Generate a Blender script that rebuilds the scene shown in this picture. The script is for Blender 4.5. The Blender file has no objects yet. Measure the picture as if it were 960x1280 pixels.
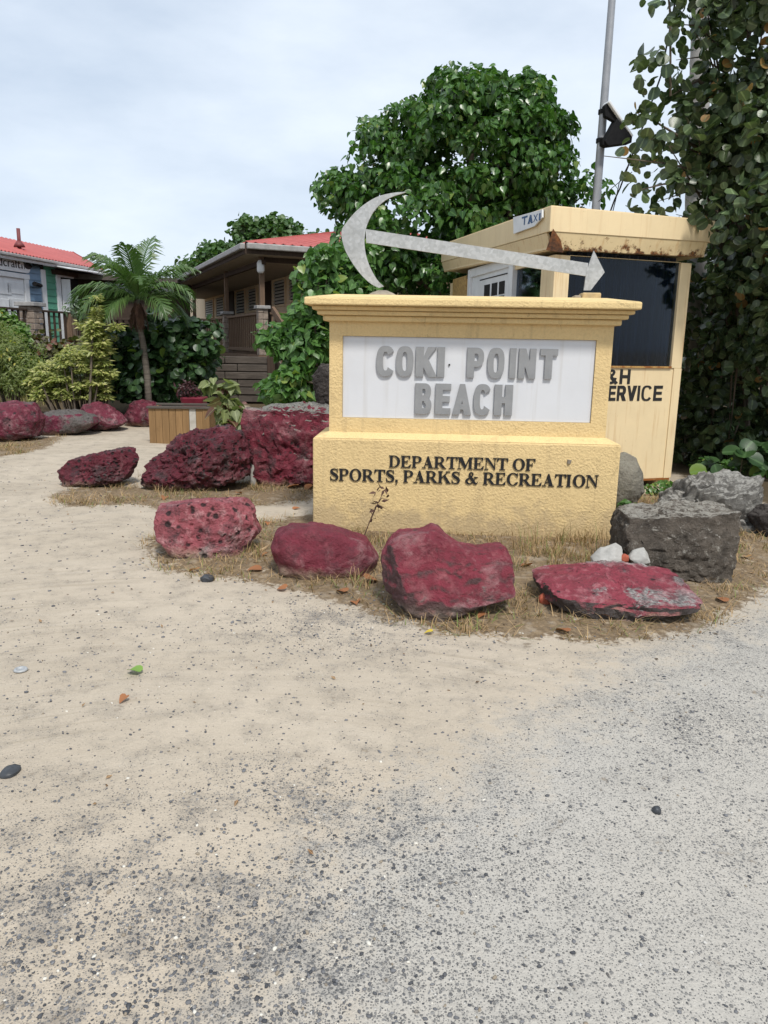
import bpy, bmesh, math, random
import numpy as np
from mathutils import Vector, Matrix, noise as mnoise
from mathutils.geometry import delaunay_2d_cdt
R = math.radians
random.seed(7)
rng = np.random.default_rng(11)
S = bpy.context.scene
COL = S.collection

# ------------------------------------------------------------------ camera
CAM_H, FPX, PITCH, ROLL = 1.5, 950.0, 12.35, 1.05
cam_d = bpy.data.cameras.new('camera')
cam_d.sensor_fit = 'HORIZONTAL'; cam_d.sensor_width = 36.0; cam_d.lens = FPX / 960 * 36.0
cam_d.clip_start = 0.05; cam_d.clip_end = 6000
cam = bpy.data.objects.new('camera', cam_d); COL.objects.link(cam)
CM = Matrix.Rotation(R(90 - PITCH), 3, 'X') @ Matrix.Rotation(R(ROLL), 3, 'Z')
cam.matrix_world = Matrix.Translation((0, 0, CAM_H)) @ CM.to_4x4()
S.camera = cam

# ------------------------------------------------------------------ world and sun
SUN_EL, SUN_AZ = 55.0, 18.0          # azimuth measured from -Y (behind the camera), + to the right
W = bpy.data.worlds.new('World'); S.world = W; W.use_nodes = True
wn, wl = W.node_tree.nodes, W.node_tree.links
bg = wn['Background']; bg.inputs['Strength'].default_value = 0.1
sky = wn.new('ShaderNodeTexSky'); sky.sky_type = 'NISHITA'; sky.sun_disc = False
sky.sun_elevation = R(SUN_EL)
sky.air_density = 1.0; sky.dust_density = 1.5
tc = wn.new('ShaderNodeTexCoord')
mp = wn.new('ShaderNodeMapping'); mp.inputs['Scale'].default_value = (1.0, 1.0, 2.6)
nz = wn.new('ShaderNodeTexNoise'); nz.inputs['Scale'].default_value = 2.3; nz.inputs['Detail'].default_value = 7; nz.inputs['Roughness'].default_value = .55
rp = wn.new('ShaderNodeValToRGB')
rp.color_ramp.elements[0].position = .3; rp.color_ramp.elements[0].color = (4.2, 5.0, 6.1, 1)
rp.color_ramp.elements[1].position = .68; rp.color_ramp.elements[1].color = (6.9, 7.5, 8.2, 1)
mx = wn.new('ShaderNodeMix'); mx.data_type = 'RGBA'; mx.inputs['Factor'].default_value = .86
wl.new(tc.outputs['Generated'], mp.inputs['Vector']); wl.new(mp.outputs[0], nz.inputs['Vector'])
wl.new(nz.outputs['Fac'], rp.inputs['Fac'])
wl.new(sky.outputs[0], mx.inputs['A']); wl.new(rp.outputs[0], mx.inputs['B']); wl.new(mx.outputs['Result'], bg.inputs['Color'])

sun_d = bpy.data.lights.new('sun', 'SUN'); sun_d.energy = 2.5; sun_d.angle = R(8); sun_d.color = (1, .96, .9)
sun = bpy.data.objects.new('sun', sun_d); COL.objects.link(sun)
az = R(SUN_AZ)
sdir = Vector((math.sin(az) * math.cos(R(SUN_EL)), -math.cos(az) * math.cos(R(SUN_EL)), math.sin(R(SUN_EL))))
sun.rotation_euler = sdir.to_track_quat('Z', 'Y').to_euler()
sky.sun_rotation = math.atan2(sdir.x, sdir.y)

S.view_settings.view_transform = 'Standard'; S.view_settings.look = 'None'
S.view_settings.exposure = 0.5; S.view_settings.gamma = 1.0
try: S.view_settings.use_curve_mapping = False
except Exception: pass

# ------------------------------------------------------------------ pixel -> place helpers
def ray(x, y): return CM @ Vector(((x - 480) / FPX, (640 - y) / FPX, -1.0))
def P(x, y, d):
    r = ray(x, y); t = d / r.y
    return Vector((r.x * t, d, CAM_H + r.z * t))
def G(x, y, z=0.0):
    r = ray(x, y); t = (z - CAM_H) / r.z
    return Vector((r.x * t, r.y * t, z))
def upx(d): return d / FPX / math.cos(R(PITCH)) * 1.0

class Plane:
    """a vertical face: origin O, unit direction u along it, n its outward side"""
    def __init__(s, O, u, n=None):
        s.O = Vector((O[0], O[1], 0)); s.u = Vector((u[0], u[1], 0)).normalized()
        s.n = Vector((s.u.y, -s.u.x, 0)) if n is None else Vector(n)
        if n is None and s.n.dot(Vector((0, 0, 0)) - s.O) < 0: s.n = -s.n
    def inv(s, x, y, o=0.0):
        r = ray(x, y); c = Vector((0, 0, CAM_H)); t = (s.O + s.n * o - c).dot(s.n) / r.dot(s.n)
        p = c + r * t
        return (p - s.O).dot(s.u), p.z
    def pt(s, a, z, o=0.0): return s.O + s.u * a + s.n * o + Vector((0, 0, z))

# ------------------------------------------------------------------ object helpers
def tag(o, label=None, cat=None, group=None, kind=None):
    if label: o['label'] = label
    if cat: o['category'] = cat
    if group: o['group'] = group
    if kind: o['kind'] = kind
    return o
def thing(name, label, cat, loc, group=None, rotz=0.0):
    o = bpy.data.objects.new(name, None); COL.objects.link(o)
    o.location = loc; o.rotation_euler.z = rotz; o.empty_display_size = .1
    return tag(o, label, cat, group)
def wloc(p):
    v = Vector((0, 0, 0))
    while p is not None: v += p.location; p = p.parent
    return v
class MB:
    """collects shapes in world coordinates; build() links ONE mesh object"""
    def __init__(s): s.v = []; s.f = []
    def add(s, vs, fs):
        b = len(s.v); s.v += [tuple(v) for v in vs]; s.f += [tuple(b + i for i in f) for f in fs]
    def hexa(s, p):      # p: 4 bottom, 4 top, both counter-clockwise
        s.add(p, [(3, 2, 1, 0), (4, 5, 6, 7), (0, 1, 5, 4), (1, 2, 6, 5), (2, 3, 7, 6), (3, 0, 4, 7)])
    def box(s, x0, y0, z0, x1, y1, z1):
        s.hexa([(x0, y0, z0), (x1, y0, z0), (x1, y1, z0), (x0, y1, z0), (x0, y0, z1), (x1, y0, z1), (x1, y1, z1), (x0, y1, z1)])
    def pbox(s, pl, a0, z0, a1, z1, o0, o1):
        q = lambda a, z, o: pl.pt(a, z, o)
        s.hexa([q(a0, z0, o1), q(a1, z0, o1), q(a1, z0, o0), q(a0, z0, o0), q(a0, z1, o1), q(a1, z1, o1), q(a1, z1, o0), q(a0, z1, o0)])
    def pix(s, pl, x0, y0, x1, y1, o0, o1):
        a0, _ = pl.inv(x0, (y0 + y1) / 2); a1, _ = pl.inv(x1, (y0 + y1) / 2)
        _, z0 = pl.inv((x0 + x1) / 2, y1); _, z1 = pl.inv((x0 + x1) / 2, y0)
        s.pbox(pl, min(a0, a1), z0, max(a0, a1), z1, o0, o1)
    def bar(s, p0, p1, w, h, up=(0, 0, 1)):
        p0, p1 = Vector(p0), Vector(p1); d = (p1 - p0).normalized(); up = Vector(up)
        sd = d.cross(up)
        if sd.length < 1e-4: sd = d.cross(Vector((1, 0, 0)))
        sd.normalize(); u = sd.cross(d); sd *= w / 2; u *= h / 2
        s.hexa([p0 - sd - u, p0 + sd - u, p0 + sd + u, p0 - sd + u, p1 - sd - u, p1 + sd - u, p1 + sd + u, p1 - sd + u])
    def tube(s, pts, rad, n=7, cap=True):
        pts = [Vector(p) for p in pts]; m = len(pts)
        if not hasattr(rad, '__len__'): rad = [rad] * m
        vs = []; ref = Vector((.31, .87, .38))
        for i, p in enumerate(pts):
            d = (pts[min(i + 1, m - 1)] - pts[max(i - 1, 0)]).normalized()
            a = d.cross(ref); a.normalize(); b = d.cross(a)
            for k in range(n):
                t = 2 * math.pi * k / n
                vs.append(p + (a * math.cos(t) + b * math.sin(t)) * rad[i])
        fs = [(i * n + k, i * n + (k + 1) % n, (i + 1) * n + (k + 1) % n, (i + 1) * n + k) for i in range(m - 1) for k in range(n)]
        if cap: fs += [tuple(range(n - 1, -1, -1)), tuple((m - 1) * n + k for k in range(n))]
        s.add(vs, fs)
    def prism(s, poly, z0, z1):
        n = len(poly)
        s.add([(p[0], p[1], z0) for p in poly] + [(p[0], p[1], z1) for p in poly],
              [tuple(range(n - 1, -1, -1)), tuple(range(n, 2 * n))] + [(i, (i + 1) % n, n + (i + 1) % n, n + i) for i in range(n)])
    def lathe(s, c, prof, n=14):
        m = len(prof); vs = []
        for r, z in prof:
            for k in range(n):
                t = 2 * math.pi * k / n; vs.append((c[0] + r * math.cos(t), c[1] + r * math.sin(t), c[2] + z))
        fs = [(i * n + k, i * n + (k + 1) % n, (i + 1) * n + (k + 1) % n, (i + 1) * n + k) for i in range(m - 1) for k in range(n)]
        fs += [tuple(range(n - 1, -1, -1)), tuple((m - 1) * n + k for k in range(n))]
        s.add(vs, fs)
    def build(s, name, mat, parent=None, bevel=0.0, smooth=False, kind=None, label=None, seg=2):
        o = wloc(parent)
        me = bpy.data.meshes.new(name)
        me.from_pydata([(v[0] - o.x, v[1] - o.y, v[2] - o.z) for v in s.v], [], s.f)
        bm = bmesh.new(); bm.from_mesh(me); bmesh.ops.recalc_face_normals(bm, faces=bm.faces); bm.to_mesh(me); bm.free()
        return finish(name, me, mat, parent, bevel, smooth, kind, label, seg)
def finish(name, me, mat, parent=None, bevel=0.0, smooth=False, kind=None, label=None, seg=2):
    me.materials.append(mat)
    if smooth: me.shade_smooth()
    ob = bpy.data.objects.new(name, me); COL.objects.link(ob); ob.parent = parent
    if bevel:
        m = ob.modifiers.new('bevel', 'BEVEL'); m.width = bevel; m.segments = seg; m.limit_method = 'ANGLE'; m.angle_limit = R(40)
    if kind: ob['kind'] = kind
    if label: ob['label'] = label
    return ob
def npmesh(name, V, F, mat, parent=None, smooth=False, kind=None):
    """V (n,3) world coordinates, F (m,k) indices"""
    o = wloc(parent); V = np.asarray(V, dtype=np.float32) - np.array(o, dtype=np.float32)
    F = np.asarray(F, dtype=np.int32); m, k = F.shape
    me = bpy.data.meshes.new(name)
    me.vertices.add(len(V)); me.vertices.foreach_set('co', V.ravel())
    me.loops.add(m * k); me.loops.foreach_set('vertex_index', F.ravel())
    me.polygons.add(m); me.polygons.foreach_set('loop_start', np.arange(0, m * k, k, dtype=np.int32))
    me.update(calc_edges=True); me.validate()
    return finish(name, me, mat, parent, 0, smooth, kind)

# ------------------------------------------------------------------ materials
class NT:
    def __init__(s, name):
        s.m = bpy.data.materials.new(name); s.m.use_nodes = True
        s.n, s.l = s.m.node_tree.nodes, s.m.node_tree.links
        s.b = s.n['Principled BSDF']; s.out = s.n['Material Output']
        s.co = s.n.new('ShaderNodeTexCoord').outputs['Object']
    def new(s, t, **kw):
        n = s.n.new(t)
        for k, v in kw.items(): setattr(n, k, v)
        return n
    def lk(s, a, b): s.l.new(a, b)
    def val(s, inp, v):
        if hasattr(v, 'is_linked') or isinstance(v, bpy.types.NodeSocket): s.lk(v, inp)
        else: inp.default_value = v
    def mapping(s, scale=(1, 1, 1), src=None):
        n = s.new('ShaderNodeMapping'); n.inputs['Scale'].default_value = scale; s.lk(src or s.co, n.inputs['Vector']); return n.outputs[0]
    def noise(s, scale, detail=4, rough=.55, src=None, dist=0.0):
        n = s.new('ShaderNodeTexNoise'); n.inputs['Scale'].default_value = scale; n.inputs['Detail'].default_value = detail
        n.inputs['Roughness'].default_value = rough; n.inputs['Distortion'].default_value = dist; s.lk(src or s.co, n.inputs['Vector']); return n.outputs['Fac']
    def voro(s, scale, src=None, feature='F1', out='Distance', rnd=1.0):
        n = s.new('ShaderNodeTexVoronoi', feature=feature); n.inputs['Scale'].default_value = scale; n.inputs['Randomness'].default_value = rnd
        s.lk(src or s.co, n.inputs['Vector']); return n.outputs[out]
    def rng(s, v, a, b, c=0.0, d=1.0):
        n = s.new('ShaderNodeMapRange'); n.inputs[1].default_value = a; n.inputs[2].default_value = b; n.inputs[3].default_value = c; n.inputs[4].default_value = d
        s.val(n.inputs[0], v); return n.outputs[0]
    def math(s, op, a, b=0.0):
        n = s.new('ShaderNodeMath', operation=op); s.val(n.inputs[0], a); s.val(n.inputs[1], b); return n.outputs[0]
    def mix(s, f, a, b, blend='MIX'):
        n = s.new('ShaderNodeMix', data_type='RGBA', blend_type=blend); s.val(n.inputs['Factor'], f)
        for i, v in (('A', a), ('B', b)):
            if isinstance(v, tuple): v = (*v[:3], 1)
            s.val(n.inputs[i], v)
        return n.outputs['Result']
    def attr(s, name): return s.new('ShaderNodeAttribute', attribute_name=name).outputs['Fac']
    def island(s): return s.new('ShaderNodeNewGeometry').outputs['Random Per Island']
    def bump(s, h, strength, dist, normal=None):
        n = s.new('ShaderNodeBump'); n.inputs['Strength'].default_value = strength; n.inputs['Distance'].default_value = dist
        s.val(n.inputs['Height'], h)
        if normal is not None: s.lk(normal, n.inputs['Normal'])
        return n.outputs[0]
    def xyz(s, src=None):
        n = s.new('ShaderNodeSeparateXYZ'); s.lk(src or s.co, n.inputs[0]); return n.outputs
    def done(s, col, rough=.8, normal=None, metal=0.0, spec=.4):
        if isinstance(col, tuple): col = (*col[:3], 1)
        s.val(s.b.inputs['Base Color'], col); s.val(s.b.inputs['Roughness'], rough)
        s.b.inputs['Metallic'].default_value = metal; s.b.inputs['Specular IOR Level'].default_value = spec
        if normal is not None: s.lk(normal, s.b.inputs['Normal'])
        return s.m
def simple(name, c1, c2=None, scale=6, rough=.7, bump=0.0, bscale=40, metal=0.0, spec=.4, stretch=(1, 1, 1), lo=.35, hi=.7):
    t = NT(name); co = t.mapping(stretch)
    c2 = c2 or tuple(x * .75 for x in c1)
    col = t.mix(t.rng(t.noise(scale, 5, .6, co), lo, hi), c1, c2)
    nrm = t.bump(t.noise(bscale, 4, .6, co), bump, .01) if bump else None
    return t.done(col, rough, nrm, metal, spec)

def stucco(name, c, dirt=(.3, .22, .12), dirt_amt=.45, bsc=55):
    t = NT(name)
    n1 = t.noise(bsc, 3, .55); v = t.voro(bsc * .8)
    h = t.math('ADD', t.rng(n1, .35, .7), t.math('MULTIPLY', v, .5))
    col = t.mix(t.rng(t.noise(2.1, 5, .65), .42, .75, 0, dirt_amt), c, tuple(x * .78 for x in c))
    col = t.mix(t.rng(t.noise(11, 5, .7), .58, .8, 0, .4), col, dirt)
    col = t.mix(t.rng(h, .1, .9, .22, 0), col, tuple(x * .5 for x in c))  # crevice shade put into the colour: hollows of the relief darker
    st = t.noise(3.5, 4, .6, t.mapping((3, 3, .25)))
    col = t.mix(t.rng(st, .6, .85, 0, .35), col, dirt)
    zz = t.xyz()[2]
    sp = t.math('ADD', t.rng(zz, .02, .42, .34, -.1), t.noise(7, 7, .72)); col = t.mix(t.rng(sp, .55, .75, 0, .7), col, (.33, .255, .16))
    s2 = t.noise(1.0, 4, .6, t.mapping((13, 13, .55))); col = t.mix(t.rng(s2, .56, .70, 0, .4), col, (.36, .27, .15))
    ck = t.voro(2.3, None, 'DISTANCE_TO_EDGE'); ckn = t.math('ADD', ck, t.math('MULTIPLY', t.math('SUBTRACT', t.noise(9, 5, .7), .5), .12)); col = t.mix(t.math('MULTIPLY', t.rng(t.math('ABSOLUTE', ckn), .006, .0, 0, .55), t.rng(t.noise(1.4), .5, .56)), col, (.2, .15, .08))
    col = t.mix(t.rng(t.noise(.9, 3, .5), .4, .62, 0, .4), col, tuple(min(1, x * 1.12) for x in c))
    h2 = t.math('MULTIPLY', h, t.rng(t.noise(3, 4, .6), .35, .65, .45, 1.3))
    return t.done(col, .9, t.bump(h2, .38, .011), spec=.25)
M = {}
M['stucco'] = stucco('yellow_stucco', (.67, .50, .25))
M['cap_stucco'] = stucco('cap_stucco', (.70, .53, .265), bsc=75)
def _panel():
    t = NT('white_panel')
    col = t.mix(t.rng(t.noise(3, 5, .6), .4, .75, 0, .35), (.60, .61, .63), (.51, .515, .525))
    col = t.mix(t.rng(t.noise(1.0, 4, .6, t.mapping((16, 16, .7))), .58, .74, 0, .3), col, (.40, .37, .32))
    col = t.mix(t.rng(t.noise(45, 3, .6), .70, .8, 0, .5), col, (.35, .3, .25))
    return t.done(col, .55, t.bump(t.noise(60, 3), .12, .003))
M['panel'] = _panel()
M['letter_grey'] = simple('letter_grey', (.265, .27, .275), (.22, .225, .23), 14, .55, .1, 90)
M['letter_black'] = simple('letter_black', (.008, .008, .009), (.016, .016, .017), 30, .5)
def _galv():
    t = NT('galvanised_steel')
    v = t.voro(45, out='Color'); g = t.new('ShaderNodeRGBToBW'); t.lk(v, g.inputs[0])
    col = t.mix(t.rng(g.outputs[0], .2, .8), (.36, .37, .37), (.46, .47, .475))
    col = t.mix(t.rng(t.noise(5, 6, .7), .48, .75, 0, .7), col, (.27, .275, .27))
    col = t.mix(t.rng(t.noise(26, 4, .7), .68, .76, 0, .6), col, (.12, .11, .1))
    return t.done(col, t.rng(t.noise(9), .3, .7, .42, .62), t.bump(t.noise(30), .15, .004), .35)
M['galv'] = _galv()
def booth_mat(name, c, rust=0.0, streak=.5, zr=None):
    t = NT(name)
    col = t.mix(t.rng(t.noise(2.6, 5, .6), .4, .75, 0, .6), c, tuple(x * .82 for x in c))
    s1 = t.noise(5, 4, .6, t.mapping((4.5, 4.5, .22)))
    col = t.mix(t.rng(s1, .54, .74, 0, streak), col, (.42, .2, .06))
    col = t.mix(t.rng(t.noise(38, 3, .6), .7, .78, 0, .55), col, (.2, .1, .04))
    if rust:
        n = t.noise(9, 6, .72)
        if zr is not None:
            z = t.xyz()[2]; n = t.math('ADD', n, t.rng(z, zr[0], zr[1], rust, -.12))
            col = t.mix(t.rng(n, .56, .64), col, t.mix(t.rng(t.noise(40, 4), .4, .6), (.24, .10, .032), (.06, .028, .016)))
        else:
            col = t.mix(t.rng(n, .68 - rust, .74 - rust), col, (.25, .09, .02))
    return t.done(col, .55, t.bump(t.noise(28, 5, .6), .25, .004), spec=.35)
BOOTHC = (.72, .575, .35)
M['glass_dark'] = None
def _glass(name, fac=.12, tint=(.55, .62, .7)):
    t = NT(name)
    tr = t.new('ShaderNodeBsdfTransparent'); tr.inputs[0].default_value = (*tint, 1)
    gl = t.new('ShaderNodeBsdfGlossy'); gl.inputs['Roughness'].default_value = .05
    fr = t.new('ShaderNodeFresnel'); fr.inputs['IOR'].default_value = 1.5
    ms = t.new('ShaderNodeMixShader'); t.lk(t.math('MULTIPLY', fr.outputs[0], fac * 8), ms.inputs[0])
    t.lk(tr.outputs[0], ms.inputs[1]); t.lk(gl.outputs[0], ms.inputs[2]); t.lk(ms.outputs[0], t.out.inputs['Surface'])
    return t.m
M['glass'] = _glass('window_glass', .055)
M['curtain'] = simple('navy_curtain', (.007, .011, .020), (.055, .085, .14), 1.0, .8, stretch=(26, 26, .5), lo=.5, hi=.8)  # pale upright streaks paint the light on the folds into the cloth colour
M['white_paint'] = simple('white_paint', (.72, .73, .74), (.62, .63, .64), 5, .45)
M['black'] = simple('black_metal', (.008, .008, .009), (.014, .014, .015), 20, .75, spec=.15)
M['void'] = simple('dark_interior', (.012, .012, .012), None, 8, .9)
M['maroon_glass'] = simple('maroon_shade', (.07, .012, .016), (.04, .008, .01), 20, .35)

def wood(name, c1, c2, along=0, rough=.8):
    t = NT(name)
    sc = [26, 26, 26]; sc[along] = 1.6
    n = t.noise(1.0, 6, .65, t.mapping(tuple(sc)), .6)
    col = t.mix(t.rng(n, .3, .72), c1, c2)
    info = t.new('ShaderNodeObjectInfo')
    col = t.mix(t.rng(info.outputs['Random'], 0, 1, 0, .5), col, tuple(x * .55 for x in c1))
    col = t.mix(t.rng(t.noise(5, 5, .7), .55, .8, 0, .6), col, tuple(x * .5 for x in c2))
    return t.done(col, rough, t.bump(n, .5, .006), spec=.25)
M['wood_planter'] = wood('planter_wood', (.33, .2, .09), (.2, .115, .05), 2)
M['wood_grey'] = wood('weathered_timber', (.125, .105, .088), (.05, .041, .035), 0)
M['wood_dark'] = wood('dark_rail_wood', (.075, .05, .036), (.035, .024, .018), 2)
M['wood_brown'] = wood('deck_wood', (.22, .145, .095), (.11, .072, .05), 2)
M['gutter'] = simple('grey_gutter', (.36, .35, .34), (.24, .23, .22), 8, .5)
M['beige_wall'] = simple('beige_wall', (.80, .63, .44), (.72, .56, .38), 3, .85, .2, 60)
M['louvre'] = simple('louvre_grey', (.5, .47, .42), (.38, .36, .33), 10, .6)
def _redroof():
    t = NT('red_roof_metal')
    col = t.mix(t.rng(t.noise(1.5, 6, .65), .38, .72), (.42, .095, .08), (.33, .07, .062))
    col = t.mix(t.rng(t.noise(14, 5, .7), .6, .8, 0, .4), col, (.50, .22, .19))
    return t.done(col, .5, spec=.3)
M['red_roof'] = _redroof()
M['blue_siding'] = simple('blue_siding', (.19, .29, .40), (.16, .245, .35), 6, .6)
M['green_siding'] = simple('green_siding', (.10, .32, .215), (.085, .27, .18), 6, .6)
M['stone'] = simple('pillar_stone', (.32, .26, .21), (.17, .13, .105), 14, .9, .5, 50)
M['pole'] = simple('pole_metal', (.33, .34, .36), (.27, .28, .3), 7, .5, metal=.3)
M['pole_wood'] = simple('pole_concrete', (.34, .33, .32), (.24, .23, .22), 5, .9, .4, 30)
M['concrete'] = simple('mortar', (.36, .31, .24), (.2, .17, .13), 12, .95, .8, 45)
M['block'] = simple('block_tan', (.55, .40, .2), (.35, .27, .16), 14, .9, .5, 40)
M['bark'] = simple('bark', (.15, .12, .09), (.07, .055, .042), 12, .95, .9, 30, stretch=(1, 1, .25))
M['palm_trunk'] = simple('palm_trunk', (.19, .165, .135), (.09, .078, .064), 10, .95, .8, 22, stretch=(.3, .3, 3))
M['dead_frond'] = simple('dead_frond', (.115, .062, .04), (.06, .032, .024), 8, .9)
M['cable'] = simple('cable_black', (.02, .02, .02), None, 10, .6)
M['red_pot'] = simple('red_pot', (.2, .018, .035), (.13, .012, .024), 9, .5)
M['white_stone'] = simple('pale_stone', (.44, .43, .40), (.28, .27, .25), 11, .9, .8, 30)
M['brick_red'] = simple('brick_red', (.42, .105, .055), (.28, .07, .045), 20, .9, .6, 50)
M['dark_stone'] = simple('dark_stone', (.05, .055, .062), (.028, .03, .034), 30, .5)

def leafmat(name, c1, c2, c3=None, p3=.06, rough=.4, trans=.25, spec=.45, back=1.35):
    t = NT(name)
    r = t.island()
    info = t.new('ShaderNodeObjectInfo').outputs['Random']
    r = t.math('FRACT', t.math('ADD', r, info))
    col = t.mix(r, c1, c2)
    col = t.mix(t.rng(t.noise(1.3, 3, .5), .35, .7, 0, .5), col, tuple(x * .7 for x in c1))
    if c3 is not None:
        r2 = t.math('FRACT', t.math('MULTIPLY', r, 7.31))
        col = t.mix(t.rng(r2, 1 - p3, 1 - p3 + .01), col, c3)
    col = t.mix(t.rng(t.attr('rib'), .80, .95, 0, .38), col, tuple(min(1, x * 2.2 + .03) for x in c2))
    geo = t.new('ShaderNodeNewGeometry')
    colb = t.mix(geo.outputs['Backfacing'], col, t.mix(1.0, col, (back, back, back * 1.1), 'MULTIPLY'))
    t.done(colb, rough, t.bump(t.noise(60, 3), .2, .003), spec=spec)
    tl = t.new('ShaderNodeBsdfTranslucent'); t.val(tl.inputs['Color'], t.mix(1.0, col, (1.2, 1.5, .6), 'MULTIPLY'))
    ms = t.new('ShaderNodeMixShader'); ms.inputs[0].default_value = trans
    t.lk(t.b.outputs[0], ms.inputs[1]); t.lk(tl.outputs[0], ms.inputs[2]); t.lk(ms.outputs[0], t.out.inputs['Surface'])
    return t.m
L = {}
L['tree'] = leafmat('tree_leaf', (.028, .082, .016), (.085, .175, .038), (.16, .22, .05), .05, .30)
L['fartree'] = leafmat('far_leaf', (.04, .095, .026), (.085, .155, .045), None, 0, .45)
L['grape'] = leafmat('sea_grape_leaf', (.028, .052, .020), (.098, .135, .056), (.26, .15, .05), .035, .34, .2, .55, 1.7)
L['hedge'] = leafmat('hedge_leaf', (.022, .055, .018), (.045, .095, .028), (.12, .19, .03), .06, .4, .2)
L['thicket'] = leafmat('thicket_leaf', (.016, .034, .013), (.035, .06, .022), None, 0, .5, .15)  # leaf colour darkened to stand for the shade in the recess
L['croton'] = leafmat('croton_leaf', (.34, .34, .11), (.20, .24, .07), (.5, .46, .2), .25, .45, .3)
L['light'] = leafmat('light_shrub_leaf', (.10, .145, .038), (.19, .215, .065), (.42, .36, .08), .03, .5, .35)
L['bronze'] = leafmat('bronze_leaf', (.075, .05, .028), (.10, .12, .04), (.14, .05, .03), .15, .45, .25)
L['vine'] = leafmat('vine_leaf', (.055, .13, .03), (.10, .20, .05), (.2, .26, .06), .06, .36, .28)
L['pale'] = leafmat('pale_weed_leaf', (.15, .185, .07), (.21, .235, .10), (.12, .055, .035), .14, .5, .3)
L['palm'] = leafmat('palm_leaflet', (.055, .115, .030), (.11, .175, .05), None, 0, .4, .22)
L['grass'] = leafmat('green_grass', (.14, .17, .05), (.24, .22, .08), (.34, .27, .12), .3, .7, .3, .2)
L['dry'] = leafmat('dry_grass', (.38, .265, .13), (.17, .105, .05), (.14, .17, .05), .14, .8, .2, .2)
L['redplant'] = leafmat('dark_red_leaf', (.035, .010, .012), (.055, .014, .017), None, 0, .5, .2)
L['dead'] = leafmat('dead_leaf', (.36, .15, .065), (.26, .12, .06), (.42, .25, .11), .2, .75, .1, .2)
L['litter'] = leafmat('leaf_litter', (.16, .09, .045), (.30, .20, .11), (.05, .035, .025), .3, .8, .05, .2)
L['yellowleaf'] = leafmat('yellow_leaf', (.6, .45, .05), (.55, .4, .05), None, 0, .6, .1)
L['greenleaf'] = leafmat('green_fallen_leaf', (.19, .33, .05), (.17, .3, .05), None, 0, .5, .1)

def rockmat(name, base, worn=(.42, .14, .17), wa=.3, pit=.5, grey=.2, gcol=(.2, .19, .17), top=0.0, psc=16, grime=.5, low=0.0):
    """painted rough stone: paint with worn, pitted and bare places"""
    t = NT(name)
    n1 = t.noise(5.5, 7, .7); n2 = t.noise(2.2, 5, .6); n3 = t.noise(psc, 5, .65); n4 = t.noise(60, 4, .7)
    col = t.mix(t.rng(n1, .35, .7), base, tuple(x * .55 for x in base))
    col = t.mix(t.rng(n3, .52, .68, 0, wa), col, worn)
    gc = t.mix(t.rng(n4, .35, .65), gcol, tuple(x * .45 for x in gcol))
    nz_ = t.xyz(t.new('ShaderNodeNewGeometry').outputs['Normal'])[2]
    m = t.math('ADD', n2, t.rng(nz_, .6, .95, 0, top))
    m = t.math('ADD', m, t.math('MULTIPLY', t.math('SUBTRACT', n3, .5), .5))
    col = t.mix(t.rng(m, .72 - grey, .80 - grey), col, gc)
    wp = t.noise(3.4, 8, .72, None, .4)
    col = t.mix(t.rng(wp, .54, .64, 0, min(.75, wa * 1.3)), col, tuple(a * .62 + b * .5 for a, b in zip(worn, (.22, .19, .18))))
    bk = t.noise(4.6, 8, .75)
    col = t.mix(t.rng(bk, .55, .63, 0, grime * .85), col, (.035, .024, .025))
    zz = t.math('ADD', t.xyz()[2], t.math('MULTIPLY', t.math('SUBTRACT', n1, .5), .32))
    col = t.mix(t.rng(zz, .07, -.02, 0, .75), col, (.30, .245, .175))
    gr = t.math('ADD', t.math('MULTIPLY', t.noise(8, 8, .75, None, .6), .7), t.math('MULTIPLY', n4, .35))
    col = t.mix(t.rng(gr, .52, .66, 0, grime), col, (.040, .022, .024))
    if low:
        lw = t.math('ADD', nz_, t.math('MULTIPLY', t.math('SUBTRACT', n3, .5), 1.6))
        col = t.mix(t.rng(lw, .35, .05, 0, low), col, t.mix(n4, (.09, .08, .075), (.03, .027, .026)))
    pv = t.math('ADD', t.voro(psc * .9), t.math('MULTIPLY', t.math('SUBTRACT', n1, .5), .9))
    col = t.mix(t.rng(pv, .10 + pit * .22, .02 + pit * .2, 0, .9), col, (.018, .013, .013))
    h = t.math('ADD', t.math('MULTIPLY', n3, .8), t.math('MULTIPLY', n4, .3))
    h = t.math('ADD', h, t.rng(pv, 0, .3, -.5 * pit, 0))
    return t.done(col, t.rng(n3, .3, .7, .55, .85), t.bump(h, 1.0, .05), spec=.35)

M['rock_red'] = rockmat('painted_rock', (.21, .022, .042), wa=.28, pit=.12, grey=.08)
M['rock_smooth'] = rockmat('smooth_painted_rock', (.165, .021, .036), (.27, .075, .09), .6, .0, .02, psc=7, grime=.45)
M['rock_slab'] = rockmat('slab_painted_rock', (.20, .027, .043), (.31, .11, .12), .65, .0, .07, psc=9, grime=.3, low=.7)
M['rock_pink'] = rockmat('pink_painted_rock', (.33, .085, .10), (.50, .27, .27), .7, .8, .10, psc=14, grime=.75)
M['rock_pit'] = rockmat('pitted_painted_rock', (.115, .013, .024), (.33, .10, .12), .35, .9, .12, (.12, .10, .095), .12, 20, grime=.95)
M['rock_greytop'] = rockmat('greytop_painted_rock', (.165, .017, .033), (.32, .09, .11), .45, .35, .08, (.27, .265, .23), .5, 13, grime=.85)
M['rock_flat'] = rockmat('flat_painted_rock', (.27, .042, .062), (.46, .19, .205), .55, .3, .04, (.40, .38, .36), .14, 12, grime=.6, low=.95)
M['rock_far'] = rockmat('far_painted_rock', (.16, .021, .042), (.38, .16, .185), .55, .45, .1, (.17, .14, .13), .1, 12, grime=.8)
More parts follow.
